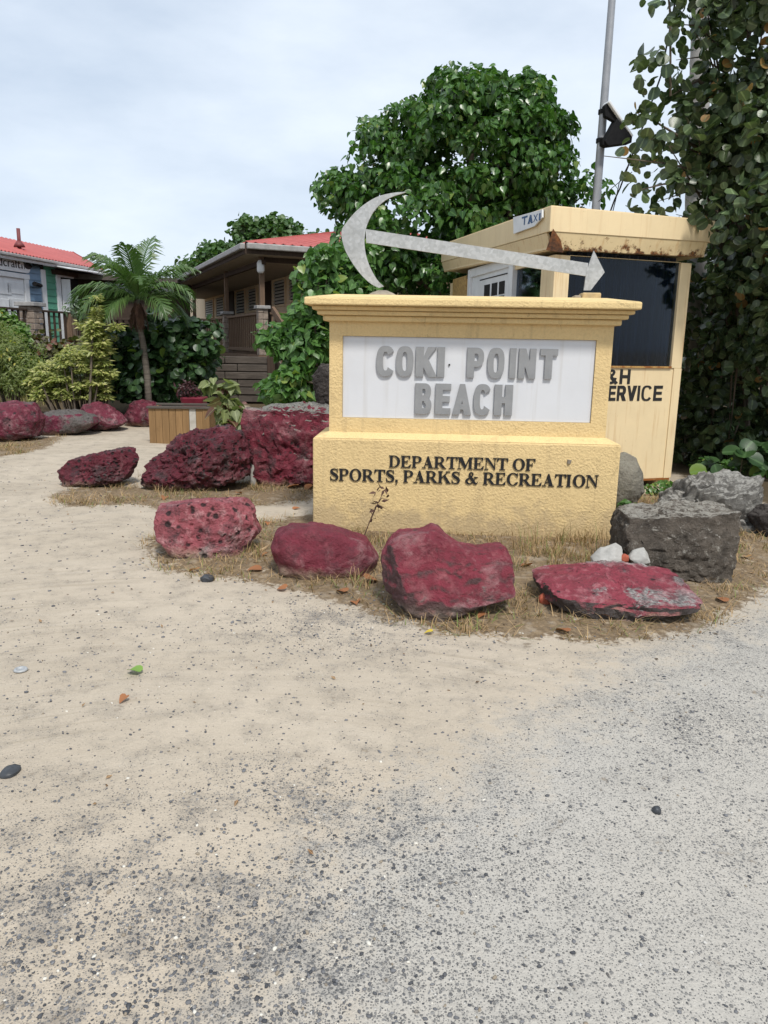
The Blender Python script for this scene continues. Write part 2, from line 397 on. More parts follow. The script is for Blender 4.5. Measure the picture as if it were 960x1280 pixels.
def greyrock(name, c1, c2, sc=5, light=(.5, .49, .44), la=.5):
    t = NT(name)
    n1 = t.noise(sc, 7, .72); n2 = t.noise(sc * 6, 5, .7); n3 = t.noise(sc * 2.6, 8, .78, None, .2)
    col = t.mix(t.rng(n1, .35, .68), c1, c2)
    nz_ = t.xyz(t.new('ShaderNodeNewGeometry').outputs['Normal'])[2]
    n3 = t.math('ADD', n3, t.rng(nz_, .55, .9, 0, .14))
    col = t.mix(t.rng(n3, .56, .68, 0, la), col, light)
    col = t.mix(t.rng(n2, .6, .75, 0, .8), col, (.03, .028, .026))
    col = t.mix(t.rng(n2, .38, .28, 0, .35), col, light)
    h = t.math('ADD', n3, t.math('MULTIPLY', n2, .6))
    return t.done(col, .95, t.bump(h, 1.0, .05), spec=.2)
M['rock_grey'] = greyrock('grey_rock', (.27, .26, .235), (.09, .083, .075), 6, (.58, .56, .51), .7)
M['rock_browngrey'] = greyrock('brown_grey_rock', (.19, .16, .13), (.07, .06, .05), 7, (.58, .55, .48), .65)
M['rock_round'] = greyrock('round_rock', (.27, .25, .20), (.17, .155, .13), 3, (.38, .36, .29), .35)
M['rock_dark'] = greyrock('dark_rock', (.07, .06, .055), (.035, .03, .028), 5, (.2, .18, .16), .3)

# ------------------------------------------------------------------ ground
def sd_poly(X, Y, poly):
    """signed distance (inside positive) of points to a polygon"""
    d = np.full(X.shape, 1e9); ins = np.zeros(X.shape, bool); n = len(poly)
    for i in range(n):
        ax, ay = poly[i]; bx, by = poly[(i + 1) % n]
        ex, ey = bx - ax, by - ay
        t = np.clip(((X - ax) * ex + (Y - ay) * ey) / (ex * ex + ey * ey + 1e-12), 0, 1)
        d = np.minimum(d, np.hypot(X - ax - t * ex, Y - ay - t * ey))
        c = ((ay > Y) != (by > Y)) & (X < (bx - ax) * (Y - ay) / (by - ay + 1e-12) + ax)
        ins ^= c
    return np.where(ins, d, -d)
def gpoly(pts): return [tuple(G(x, y)[:2]) for x, y in pts]
LIT1 = gpoly([(178, 676), (205, 712), (260, 722), (330, 730), (400, 748), (480, 770), (560, 786), (660, 797), (785, 803), (870, 782), (930, 752), (965, 720), (990, 680), (960, 640), (880, 615), (772, 620), (768, 640), (560, 640), (392, 640), (340, 650), (250, 660)])
LIT2 = gpoly([(60, 622), (80, 634), (170, 630), (215, 640), (300, 634), (392, 625), (400, 600), (310, 600), (240, 610), (150, 608), (100, 606)])
LIT3 = gpoly([(-80, 580), (0, 572), (60, 560), (80, 545), (40, 548), (-80, 545)])
BACK = gpoly([(-400, 548), (0, 545), (120, 535), (190, 528), (230, 545), (300, 520), (420, 560), (760, 560), (860, 600), (990, 640), (1500, 640), (1500, 470), (-400, 470)])
ROADG = gpoly([(240, 1500), (300, 1290), (350, 1150), (410, 1060), (480, 1005), (560, 975), (620, 930), (700, 880), (800, 820), (900, 772), (965, 735), (1100, 690), (1500, 690), (2200, 1300), (400, 1900), (200, 1900)])
DARKS = [(430, 775, .55, .35, .8), (360, 985, .28, .2, .8), (880, 905, .3, .24, .5), (240, 1160, .62, .3, 1.), (60, 1130, .5, .25, .9), (330, 1220, .5, .25, .8), (480, 1040, .35, .22, .6), (20, 1260, .5, .2, .9),
         (530, 1100, .4, .2, .4), (100, 1040, .4, .2, .45), (200, 1010, .3, .2, .5), (700, 775, .3, .15, .3), (950, 800, .6, .5, .3)]
def axis(lo, hi, step, far_lo, far_hi, k=1.35):
    a = list(np.arange(lo, hi + 1e-6, step)); s = step
    while a[-1] < far_hi: s *= k; a.append(a[-1] + s)
    s = step
    while a[0] > far_lo: s *= k; a.insert(0, a[0] - s)
    return np.array(a)
def smooth01(x): x = np.clip(x, 0, 1); return x * x * (3 - 2 * x)
def gz0(X, Y):
    z = .32 * smooth01((Y - 13.2) / 4.0) + .5 * smooth01((Y - 20) / 8) + 3.5 * smooth01((Y - 45) / 150)
    z += .03 * smooth01((sd_poly(X, Y, LIT1) + .05) / .4) 
    z -= .05 * smooth01((X - 1.2) / 1.2) * smooth01((6.5 - Y) / 1.5)
    return z
def gz(x, y): return float(gz0(np.array([x]), np.array([y]))[0])
gx = axis(-5.2, 5.2, .05, -1800, 1800); gy = axis(.9, 13.5, .05, -300, 3000)
GX, GY = np.meshgrid(gx, gy)
GZ = gz0(GX, GY)
FX = GX.ravel(); FY = GY.ravel()
near = (np.abs(FX) < 6) & (FY > 0) & (FY < 15)
zz = GZ.ravel().copy()
idx = np.nonzero(near)[0]
for i in idx:
    x, y = FX[i], FY[i]
    zz[i] += .018 * mnoise.noise((x * .9, y * .9, 3)) + .007 * mnoise.noise((x * 4, y * 4, 1)) + .003 * mnoise.noise((x * 13, y * 13, 7))
nx, ny = len(gx), len(gy)
ii = np.arange(nx * ny).reshape(ny, nx)
GF = np.stack([ii[:-1, :-1], ii[:-1, 1:], ii[1:, 1:], ii[1:, :-1]], -1).reshape(-1, 4)

def ground_mat():
    t = NT('ground')
    co = t.co
    lit, road, dark, back = t.attr('litter'), t.attr('road'), t.attr('dark'), t.attr('back')
    nA = t.noise(1.1, 6, .6); nB = t.noise(6, 6, .65); nC = t.noise(28, 5, .65); nD = t.noise(160, 3, .6)
    def rag(m, amt=.8):
        a = t.math('ADD', m, t.math('MULTIPLY', t.math('SUBTRACT', nB, .5), amt))
        return t.math('ADD', a, t.math('MULTIPLY', t.math('SUBTRACT', nC, .5), amt * .7))
    roadm = t.rng(rag(road, 1.0), .25, .85)
    sand = t.mix(t.rng(nA, .35, .7), (.50, .43, .34), (.42, .358, .278))
    sand = t.mix(t.rng(nB, .45, .75, 0, .5), sand, (.29, .245, .19))
    ctr = t.new('ShaderNodeVectorMath', operation='SUBTRACT'); t.lk(co, ctr.inputs[0]); ctr.inputs[1].default_value = (-.6, 1.0, 0)
    xy = t.xyz(ctr.outputs[0]); rad = t.math('SQRT', t.math('ADD', t.math('MULTIPLY', xy[0], xy[0]), t.math('MULTIPLY', t.math('MULTIPLY', xy[1], xy[1]), 1.3)))
    cmb = t.new('ShaderNodeCombineXYZ'); t.lk(t.math('MULTIPLY', rad, 9), cmb.inputs[0]); t.lk(t.math('MULTIPLY', t.math('ARCTAN2', xy[0], xy[1]), 1.2), cmb.inputs[1])
    st = t.noise(1.0, 5, .7, cmb.outputs[0], .3)
    sand = t.mix(t.rng(st, .5, .75, 0, .35), sand, (.55, .485, .395))
    sand = t.mix(t.rng(nD, .3, .7, 0, .35), sand, (.25, .215, .17))
    cm2 = t.new('ShaderNodeCombineXYZ'); t.lk(t.math('MULTIPLY', rad, 26), cm2.inputs[0]); t.lk(t.math('MULTIPLY', t.math('ARCTAN2', xy[0], xy[1]), 1.6), cm2.inputs[1])
    trk = t.math('MULTIPLY', t.rng(t.noise(1.0, 3, .6, cm2.outputs[0]), .54, .7), t.rng(t.noise(.8, 2), .42, .6))
    sand = t.mix(t.math('MULTIPLY', trk, .5), sand, (.27, .225, .165))
    fine = t.mix(t.rng(nD, .3, .7), (.455, .43, .385), (.355, .335, .30))
    fine = t.mix(t.rng(nA, .4, .7, 0, .4), fine, (.42, .385, .33))
    col = t.mix(roadm, sand, fine)
    # embedded stones: cells of three sizes, each kept or dropped by its own random number
    amount = t.math('ADD', t.rng(roadm, 0, 1, .10, .50), t.math('MULTIPLY', dark, .56))
    amount = t.math('ADD', amount, t.math('MULTIPLY', t.math('SUBTRACT', nB, .5), t.rng(dark, 0, .6, .9, 2.2)))
    amount = t.math('ADD', amount, t.math('MULTIPLY', t.math('SUBTRACT', nA, .5), .5))
    hh = None
    for sc, th, w in ((62, .36, .31), (105, .38, .12), (185, .42, 0.02)):
        v = t.new('ShaderNodeTexVoronoi'); v.inputs['Scale'].default_value = sc; t.lk(co, v.inputs['Vector'])
        bw = t.new('ShaderNodeSeparateColor'); t.lk(v.outputs['Color'], bw.inputs[0])
        keep = t.rng(t.math('SUBTRACT', t.math('SUBTRACT', amount, w), bw.outputs[0]), 0, .05)
        d = t.math('ADD', v.outputs['Distance'], t.math('MULTIPLY', t.math('SUBTRACT', nD, .5), .25))
        dot = t.math('MULTIPLY', t.rng(d, th, th * .72), keep)
        sc_ = t.mix(bw.outputs[1], (.06, .061, .066), (.24, .235, .225))
        sc_ = t.mix(t.rng(bw.outputs[2], .97, .98), sc_, (.55, .53, .49))
        col = t.mix(t.math('MULTIPLY', dot, .85), col, sc_)
        hh = dot if hh is None else t.math('ADD', hh, dot)
    gm = t.rng(t.math('ADD', t.math('MULTIPLY', nB, .6), t.math('MULTIPLY', nC, .5)), .55, .75, 0, .3)
    col = t.mix(gm, col, t.mix(nD, (.21, .20, .185), (.14, .138, .135)))
    dk = t.rng(rag(dark, 2.8), .55, 1.15, 0, .28)
    col = t.mix(dk, col, t.mix(t.rng(nC, .3, .7), (.16, .162, .168), (.09, .092, .098)))
    litm = t.rng(rag(lit, 2.4), .42, .72)
    lc = t.mix(t.rng(nC, .3, .7), (.25, .175, .095), (.085, .058, .036))
    lc = t.mix(t.rng(nB, .54, .74, 0, .8), lc, (.40, .34, .26))
    col = t.mix(t.math('MULTIPLY', litm, .92), col, lc)
    bm_ = t.rng(rag(back, .8), .4, .7)
    col = t.mix(bm_, col, t.mix(t.rng(nC, .3, .7), (.12, .085, .05), (.06, .05, .03)))
    h = t.math('ADD', t.math('MULTIPLY', hh, .5), t.math('MULTIPLY', nD, .5)); h = t.math('ADD', h, nC)
    return t.done(col, .95, t.bump(h, .6, .012), spec=.2)
gmat = ground_mat()
g_o = npmesh('ground', np.stack([FX, FY, zz], 1), GF, gmat, None, True, 'structure')
def add_attr(o, name, arr):
    a = o.data.attributes.new(name, 'FLOAT', 'POINT'); a.data.foreach_set('value', np.asarray(arr, dtype=np.float32).ravel())
def m01(sd, w): return smooth01((sd + w) / (2 * w))
add_attr(g_o, 'litter', np.maximum.reduce([m01(sd_poly(FX, FY, q), .14) for q in (LIT1, LIT2, LIT3)]))
add_attr(g_o, 'road', m01(sd_poly(FX, FY, ROADG), .55))
add_attr(g_o, 'back', np.where(FY > 17, 1, m01(sd_poly(FX, FY, BACK), .35)))
dk = np.zeros(len(FX))
for x, y, rx, ry, a in DARKS:
    p = G(x, y); dk = np.maximum(dk, a * np.exp(-(((FX - p.x) / rx) ** 2 + ((FY - p.y) / ry) ** 2)))
add_attr(g_o, 'dark', dk)

# ------------------------------------------------------------------ lettering
def rect(a, b, c, d): return [(a, b), (c, b), (c, d), (a, d)]
def ring(cx, cy, ro, ri, a0=0, a1=360, n=28, pw=2.0, off=0.0):
    out = []
    def pt(r, t):
        c, s = math.cos(t), math.sin(t)
        return (cx + r[0] * math.copysign(abs(c) ** (2 / pw), c), cy + r[1] * math.copysign(abs(s) ** (2 / pw), s))
    for i in range(n):
        t0, t1 = R(a0 + (a1 - a0) * i / n), R(a0 + (a1 - a0) * (i + 1) / n)
        q0, q1 = pt(ri, t0), pt(ri, t1)
        out.append([q0, pt(ro, t0), pt(ro, t1), q1])
    return out
def stroke(pts, ws):
    """variable-width stroke through points"""
    q = []
    m = len(pts)
    for i in range(m):
        a, b = pts[max(i - 1, 0)], pts[min(i + 1, m - 1)]
        dx, dy = b[0] - a[0], b[1] - a[1]; l = math.hypot(dx, dy) or 1
        w = ws[i] / 2
        q.append(((pts[i][0] - dy / l * w, pts[i][1] + dx / l * w), (pts[i][0] + dy / l * w, pts[i][1] - dx / l * w)))
    return [[q[i][0], q[i][1], q[i + 1][1], q[i + 1][0]] for i in range(m - 1)]
def spline(ctrl, n=8):
    out = []
    for i in range(len(ctrl) - 1):
        p0, p1, p2, p3 = ctrl[max(i - 1, 0)], ctrl[i], ctrl[i + 1], ctrl[min(i + 2, len(ctrl) - 1)]
        for k in range(n):
            t = k / n
            out.append(tuple(.5 * (2 * p1[j] + (p2[j] - p0[j]) * t + (2 * p0[j] - 5 * p1[j] + 4 * p2[j] - p3[j]) * t * t + (-p0[j] + 3 * p1[j] - 3 * p2[j] + p3[j]) * t ** 3) for j in range(len(p1))))
    out.append(tuple(ctrl[-1])); return out
def sstroke(ctrl, n=8):
    s = spline(ctrl, n); return stroke([(p[0], p[1]) for p in s], [p[2] for p in s])
def grotesk(ch, w=.27):
    """heavy sans capitals, height 1; returns polygons, advance"""
    u = .62; r = u / 2
    if ch == 'I': return [rect(0, 0, w, 1)], w
    if ch == 'O': return ring(r, .5, (r, .51), (r - w * .82, .51 - w * .72), pw=2.7), u
    if ch == 'C': return ring(r, .5, (r, .51), (r - w * .82, .51 - w * .72), 33, 327, pw=2.7) , u
    if ch == 'K': return [rect(0, 0, w, 1), [(w * .9, .38), (w * .9, .62), (.40, 1), (.70, 1)], [(w * .9, .62), (.24, .36), (.44, 0), (.73, 0), (.40, .66)]], .70
    if ch == 'P': return [rect(0, 0, w, 1), rect(.1, .80, .36, 1), rect(.1, .36, .36, .56)] + ring(.34, .68, (.28, .32), (.07, .12), -90, 90, pw=2.4), u
    if ch == 'N': return [rect(0, 0, w * .85, 1), rect(.63 - w * .85, 0, .63, 1), [(0, 1), (w * .9, 1), (.63, 0), (.63 - w * .9, 0)]], .63
    if ch == 'T': return [rect(0, .78, .64, 1), rect(.32 - w / 2, 0, .32 + w / 2, 1)], .64
    if ch == 'B': return [rect(0, 0, w, 1), rect(.1, .82, .34, 1), rect(.1, .42, .36, .60), rect(.1, 0, .36, .19)] + ring(.33, .735, (.26, .265), (.05, .085), -90, 90, pw=2.4) + ring(.34, .275, (.28, .275), (.06, .085), -90, 90, pw=2.4), u
    if ch == 'E': return [rect(0, 0, w, 1), rect(0, .80, .58, 1), rect(0, .41, .54, .60), rect(0, 0, .58, .20)], .58
    if ch == 'A': return [[(0, 0), (.25, 1), (.43, 1), (.26, 0)], [(.42, 0), (.25, 1), (.43, 1), (.68, 0)], rect(.18, .17, .5, .35)], .68
    if ch == 'H': return [rect(0, 0, w, 1), rect(.65 - w, 0, .65, 1), rect(.1, .40, .55, .61)], .65
    if ch == 'S': return sstroke([(x, y, w * .85) for x, y in ((.55, .74), (.48, .88), (.31, .92), (.14, .84), (.13, .66), (.31, .53), (.49, .39), (.50, .19), (.32, .08), (.14, .11), (.06, .27))]), .62
    if ch == 'R': return grotesk('P', w)[0] + [[(.22, .5), (.46, .5), (.67, 0), (.40, 0)]], .66
    if ch == 'V': return [[(0, 1), (w, 1), (.44, 0), (.23, 0)], [(.40, 1), (.67, 1), (.44, 0), (.23, 0)]], .67
    if ch == 'X': return [[(0, 0), (w, 0), (.64, 1), (.64 - w, 1)], [(0, 1), (w, 1), (.64, 0), (.64 - w, 0)]], .64
    if ch == '&': return sstroke([(.66, .02, .2), (.42, .32, .2), (.2, .66, .17), (.22, .86, .15), (.35, .92, .15), (.46, .82, .15), (.40, .65, .16), (.2, .48, .18), (.1, .3, .19), (.14, .13, .18), (.3, .08, .17), (.46, .15, .16), (.58, .42, .15)]), .68
    return [], .3
def serif(ch):
    """bold roman capitals, height 1"""
    st, hl = .235, .055
    def sf(x0, x1, y): return rect(x0, y, x1, y + hl)
    def stem(x, a=.08): return [rect(x, 0, x + st, 1), sf(x - a, x + st + a, 0), sf(x - a, x + st + a, 1 - hl)]
    if ch == 'I': return stem(.1), .54
    if ch == 'D': return [rect(.1, 0, .1 + st, 1), sf(.02, .45, 0), sf(.02, .45, 1 - hl)] + ring(.42, .5, (.56, .5), (.32, .5 - hl), -90, 90), 1.03
    if ch in 'EF':
        p = stem(.1) + [sf(.02, .82 if ch == 'E' else .80, 1 - hl), rect(.3, .47, .56, .53), [(.56, .34), (.60, .34), (.60, .66), (.56, .66), (.5, .5)], [(.82, 1), (.62, 1 - hl), (.78, .72), (.82, .72)]]
        if ch == 'E': p += [sf(.02, .86, 0), [(.62, hl), (.86, 0), (.89, .29), (.85, .29)]]
        return p, .95 if ch == 'E' else .87
    if ch in 'PR':
        p = stem(.1) + [sf(.02, .5, 1 - hl), rect(.3, .44, .5, .44 + hl)] + ring(.46, .72, (.40, .28), (.17, .28 - hl), -90, 90)
        if ch == 'R': p += [[(.36, .49), (.60, .49), (1.02, .02), (1.04, 0), (.74, 0)], sf(.72, 1.05, 0)]
        return p, .90 if ch == 'P' else 1.05
    if ch == 'A': return [[(.13, 0), (.46, 1), (.53, 1), (.20, 0)], [(.62, 0), (.37, .78), (.46, 1.0), (.56, 1.0), (.92, 0)], rect(.26, .29, .7, .35), sf(0, .34, 0), sf(.52, 1.02, 0)], 1.03
    if ch == 'T': return [rect(.37, 0, .37 + st, 1), sf(.24, .74, 0), rect(.03, 1 - hl, .95, 1), [(.03, 1), (.01, .69), (.05, .69), (.22, 1 - hl), (.3, 1)], [(.95, 1), (.97, .69), (.93, .69), (.76, 1 - hl), (.68, 1)]], .98
    if ch == 'M': return [rect(.12, 0, .18, 1), sf(.01, .33, 0), [(.02, 1), (.40, 1), (.72, .28), (.62, 0)], [(.62, 0), (.68, 0), (1.06, 1), (.99, 1), (.62, .2)], rect(.98, 0, .98 + st, 1), sf(.88, 1.32, 0), sf(.98, 1.32, 1 - hl), sf(0, .3, 1 - hl)], 1.36
    if ch == 'N': return [rect(.12, 0, .18, 1), sf(.01, .34, 0), [(0, 1), (.32, 1), (.92, .18), (.92, 0), (.86, 0), (.12, .93)], rect(.86, 0, .92, 1), sf(.72, 1.04, 1 - hl)], 1.05
    if ch == 'O': return ring(.55, .5, (.52, .52), (.27, .52 - hl)), 1.12
    if ch == 'C': return ring(.56, .5, (.53, .52), (.28, .52 - hl), 38, 322) + [[(.88, 1.0), (.94, 1.0), (.95, .66), (.90, .66), (.82, .84)]] + sstroke([(.80, .2, .06), (.88, .2, .05), (.95, .28, .045)], 3), 1.05
    if ch == 'S': return sstroke([(.70, .72, .05), (.64, .88, .06), (.42, .965, .07), (.20, .88, .16), (.16, .72, .21), (.34, .56, .25), (.56, .43, .25), (.66, .27, .21), (.60, .10, .14), (.38, .03, .07), (.16, .10, .06), (.08, .3, .05)]) + [[(.66, 1.0), (.70, 1.0), (.72, .68), (.68, .68), (.62, .85)], [(.07, 0), (.11, 0), (.16, .14), (.1, .33), (.06, .33)]], .80
    if ch == 'K': return stem(.1) + [[(.32, .42), (.32, .5), (.84, 1), (.93, 1)], [(.44, .58), (.60, .74), (1.1, 0), (.82, 0)], sf(.7, 1.13, 0), sf(.68, 1.06, 1 - hl)], 1.14
    if ch == ',': return [rect(.06, 0, .26, .19)] + [[(.17, .02), (.26, .1), (.22, -.12), (.08, -.24), (.07, -.2), (.16, -.1)]], .36
    if ch == '&': return sstroke([(1.12, .18, .05), (1.02, .05, .1), (.86, .10, .2), (.62, .42, .24), (.42, .70, .19), (.42, .88, .1), (.54, .965, .07), (.68, .88, .1), (.64, .7, .1), (.40, .5, .1), (.2, .34, .18), (.16, .2, .2), (.3, .06, .14), (.5, .04, .08), (.74, .2, .06), (.90, .45, .05), (.95, .56, .05)]) + [sf(.78, 1.12, .55)], 1.2
    return [], .36
def poly_mesh(name, polys, sx, sz, depth):
    """union of polygons, extruded: x right, z up, front face at y = -depth"""
    vs, fs = [], []
    for p in polys:
        a = sum(p[i][0] * p[(i + 1) % len(p)][1] - p[(i + 1) % len(p)][0] * p[i][1] for i in range(len(p)))
        p = p if a > 0 else p[::-1]
        b = len(vs); vs += [Vector((q[0] * sx, q[1] * sz)) for q in p]; fs.append(list(range(b, b + len(p))))
    v, e, f, ov, oe, of = delaunay_2d_cdt(vs, [], fs, 0, 1e-6)
    f = [t for t, s in zip(f, of) if len(s)]
    n = len(v); used = {}
    for t in f:
        for i in range(3): used[(t[i], t[(i + 1) % 3])] = 1
    F = [tuple(t) for t in f] + [tuple(n + i for i in reversed(t)) for t in f]
    F += [(b, a, n + a, n + b) for (a, b) in used if (b, a) not in used]
    me = bpy.data.meshes.new(name)
    me.from_pydata([(q[0], -depth, q[1]) for q in v] + [(q[0], 0, q[1]) for q in v], [], F)
    return me
GLY = {}
def put_letter(kind, ch, sx, sz, depth, mat, parent, loc, rotz=0.0):
    k = (kind, ch, round(sx, 4), round(sz, 4))
    if k not in GLY:
        polys = (grotesk(ch) if kind == 'g' else grotesk(ch, .17) if kind == 't' else serif(ch))[0]
        me = poly_mesh('letter', polys, sx, sz, depth); me.materials.append(mat); GLY[k] = me
    o = bpy.data.objects.new('letter', GLY[k]); COL.objects.link(o); o.parent = parent; o.location = loc; o.rotation_euler.z = rotz
    return o

# ------------------------------------------------------------------ the entrance sign
D_S = 5.95
pL, pR = P(391, 600, D_S + .06), P(772.5, 607, D_S - .06)
SP = Plane(pL, (pR - pL), None)
su = SP.u; SROT = math.atan2(su.y, su.x)
sign_base = SP.pt((pR - pL).length / 2, 0, 0)
sign = thing('entrance_sign', 'big yellow stucco sign wall with a white name panel and a stepped cap', 'sign', sign_base)
wS = (pR.xy - pL.xy).length
zL = SP.inv(580, 552)[1]        # top front edge of the lower block
zcap0 = SP.inv(590, 386, -.0)[1]; ztop = SP.inv(590, 372)[1]
LED = .10
BO = -LED                       # body front face offset
zbody = SP.inv(580, 543, BO)[1]
a0 = SP.inv(411.5, 470, BO)[0]; a1 = SP.inv(763, 470, BO)[0]
b = MB()
DEP = .75
q = lambda a, z, o: SP.pt(a, z, o)
b.hexa([q(0, -.4, 0), q(wS, -.4, 0), q(wS, -.4, -DEP), q(0, -.4, -DEP), q(0, zL, 0), q(wS, zL, 0), q(wS, zL, -DEP), q(0, zL, -DEP)])
b.build('plinth', M['stucco'], sign, .012)
b = MB()      # sloping ledge on top of the plinth
b.hexa([q(.004, zL + .001, -.004), q(wS - .004, zL + .001, -.004), q(wS - .004, zL + .001, -DEP + .004), q(.004, zL + .001, -DEP + .004), q(a0, zbody, BO), q(a1, zbody, BO), q(a1, zbody, -DEP + LED), q(a0, zbody, -DEP + LED)])
b.build('ledge', M['cap_stucco'], sign, .006)
zb1 = SP.inv(590, 404, BO)[1]
zp0, zp1 = SP.inv(585, 525.5, BO)[1], SP.inv(588, 422.5, BO)[1]
pa0, pa1 = SP.inv(428, 470, BO)[0], SP.inv(742.5, 475, BO)[0]
b = MB()
b.pbox(SP, a0, zbody + .001, a1, zb1, -DEP + LED, BO - .035)
b.build('wall_body', M['stucco'], sign, .008)
b = MB()      # raised stucco border round the panel
b.pbox(SP, a0 + .001, zbody + .001, a1 - .001, zp0, BO - .036, BO); b.pbox(SP, a0 + .001, zp1, a1 - .001, zb1 - .001, BO - .036, BO)
b.pbox(SP, a0 + .001, zp0 + .0005, pa0, zp1 - .0005, BO - .036, BO - .0008); b.pbox(SP, pa1, zp0 + .0005, a1 - .001, zp1 - .0005, BO - .036, BO - .0008)
b.build('panel_border', M['stucco'], sign)
b = MB(); b.pbox(SP, pa0 + .001, zp0 + .001, pa1 - .001, zp1 - .001, BO - .034, BO - .018)
b.build('name_panel', M['panel'], sign, .003)
# cap: three small steps and a thick slab
cz = [SP.inv(590, y, BO)[1] for y in (404.5, 397, 391, 385.5)]
for i, ov in enumerate((.045, .085, .12)):
    b = MB(); b.pbox(SP, a0 - ov, cz[i] + .001, a1 + ov, cz[i + 1], -DEP + LED - ov, BO + ov)
    b.build('cornice_step', M['cap_stucco'], sign, .012, seg=3)
OV = BO + .19
ca0 = SP.inv(380, 378, OV)[0]; ca1 = SP.inv(803, 384, OV)[0]
z0, z1 = SP.inv(590, 387.5, OV)[1], SP.inv(590, 374, OV)[1]
b = MB()
dz = .035
b.pbox(SP, ca0, cz[3] + .001, ca1, z1, -DEP + LED - .19, OV)
b.hexa([q(ca0 + .005, z1 + .0005, OV - .005), q(ca1 - .005, z1 + .0005, OV - .005), q(ca1 - .005, z1 + .0005, -DEP - .085), q(ca0 + .005, z1 + .0005, -DEP - .085),
        q(ca0 + .22, z1 + dz, OV - .2), q(ca1 - .22, z1 + dz, OV - .2), q(ca1 - .22, z1 + dz, -DEP + .1), q(ca0 + .22, z1 + dz, -DEP + .1)])
cap_o = b.build('cap_slab', M['cap_stucco'], sign, .012, seg=3)
ZT = z1 + dz
def sl(p): return p - sign_base
# raised grey letters, two rows, fixed on the panel
def row_g(items, ytop, ybot):
    for ch, x0, x1 in items:
        xa, xb = 400 + x0 / 2.667, 400 + x1 / 2.667
        xm = (xa + xb) / 2; sl_ = (xm - 480) * .019
        s0, zA = SP.inv(xa, ybot + sl_, BO - .018); s1, zB = SP.inv(xb, ytop + sl_, BO - .018)
        adv = grotesk(ch)[1]
        put_letter('g', ch, round((s1 - s0) / adv, 2), round((zB - zA), 2), .022, M['letter_grey'], sign, sl(SP.pt(s0, zA, BO - .0175)), SROT)
row_g([('C', 188, 250), ('O', 253, 313), ('K', 318, 388), ('I', 390, 417), ('P', 488, 549), ('O', 556, 618), ('I', 629, 655), ('N', 659, 722), ('T', 729, 792)], 432.2, 469.6)
row_g([('B', 316, 374), ('E', 383, 437), ('A', 440, 507), ('C', 510, 573), ('H', 578, 644)], 478.8, 516)
def row_s(text, x0, x1, ybase, ytop):
    sA, zA = SP.inv(x0, ybase, 0); sB, _ = SP.inv(x1, ybase, 0); zB = SP.inv(x0, ytop, 0)[1]
    adv = [serif(c)[1] if c != ' ' else .36 for c in text]
    sx = (sB - sA) / sum(adv); s = sA
    for c, a in zip(text, adv):
        if c != ' ': put_letter('s', c, sx, zB - zA, .014, M['letter_black'], sign, sl(SP.pt(s, zA, -.004)), SROT)
        s += a * sx
row_s('DEPARTMENT OF', 486, 669.5, 583.7, 569.0)
row_s('SPORTS, PARKS & RECREATION', 412, 748, 600.2, 585.2)
bm_ = MB(); s_, z_ = SP.inv(711, 577, 0)
bm_.tube([SP.pt(s_, z_ - .015, .002), SP.pt(s_ + .004, z_ + .015, .003)], [.014, .018], 8)
bm_.build('patch_of_mortar', M['concrete'], sign)
s_, z_ = SP.inv(561.5, 456, BO - .018); bm_ = MB(); bm_.tube([SP.pt(s_, z_, BO - .019), SP.pt(s_ + .001, z_, BO - .008)], .008, 6); bm_.build('bolt', M['cable'], sign)

# ------------------------------------------------------------------ the steel anchor on top of it
AO = -DEP / 2 + .02
AP = Plane(SP.pt(0, 0, AO), SP.u, SP.n)
anchor = thing('anchor', 'flat galvanised steel anchor lying on its fluke along the top of the sign wall', 'anchor', AP.pt(AP.inv(600, 360)[0], ZT, 0))
def plate(name, pxs, thick, off=0.0):
    pts = [AP.inv(x, y) for x, y in pxs]
    vs = [Vector(p) for p in pts]
    a = sum(vs[i].x * vs[(i + 1) % len(vs)].y - vs[(i + 1) % len(vs)].x * vs[i].y for i in range(len(vs)))
    if a < 0: vs = vs[::-1]
    n = len(vs)
    v, e, f, _, _, of = delaunay_2d_cdt(vs, [], [list(range(n))], 1, 1e-6)
    used = {(t[i], t[(i + 1) % 3]) for t in f for i in range(3)}
    b = MB(); k = len(v)
    b.add([AP.pt(q_[0], q_[1], off + thick / 2) for q_ in v] + [AP.pt(q_[0], q_[1], off - thick / 2) for q_ in v],
          [tuple(t) for t in f] + [tuple(k + i for i in reversed(t)) for t in f] + [(x, y, k + y, k + x) for (x, y) in used if (y, x) not in used])
    return b.build(name, M['galv'], anchor)
out_c = spline([(508, 240), (490, 241.5), (470, 247), (450, 260), (435, 276), (427, 290), (431, 311), (440, 328), (452, 344), (464, 355), (474, 360)], 4)
in_c = spline([(480, 358), (471, 349), (461, 330), (456, 310), (456.5, 291), (461, 276), (470, 261), (486, 248), (508, 240.6)], 4)
plate('crescent_fluke', out_c + in_c[:-1], .022)
plate('shank', [(457, 286.5), (458, 303.5), (734, 345.5), (735, 329)], .020, 0.0)
plate('arrow_head', [(742, 313.5), (755.5, 340.5), (738, 363), (729.5, 363), (733, 339)], .024)
bm = MB(); s_, z_ = AP.inv(478, 362)
bm.lathe(AP.pt(s_, ZT - .012, 0), [(.12, 0), (.125, .02), (.09, .04), (.04, .06)], 12)
bm.build('mortar_foot', M['concrete'], anchor, smooth=True)
s_, z_ = AP.inv(735, 368); bm = MB(); bm.pbox(AP, s_ - .06, ZT - .01, s_ + .085, ZT + .05, -.07, .09)
bm.build('mounting_block', M['block'], anchor, .01)
bm = MB(); bm.pbox(AP, s_ - .12, ZT - .01, s_ - .062, ZT + .03, -.05, .07); bm.build('shim_stone', M['concrete'], anchor, .012)

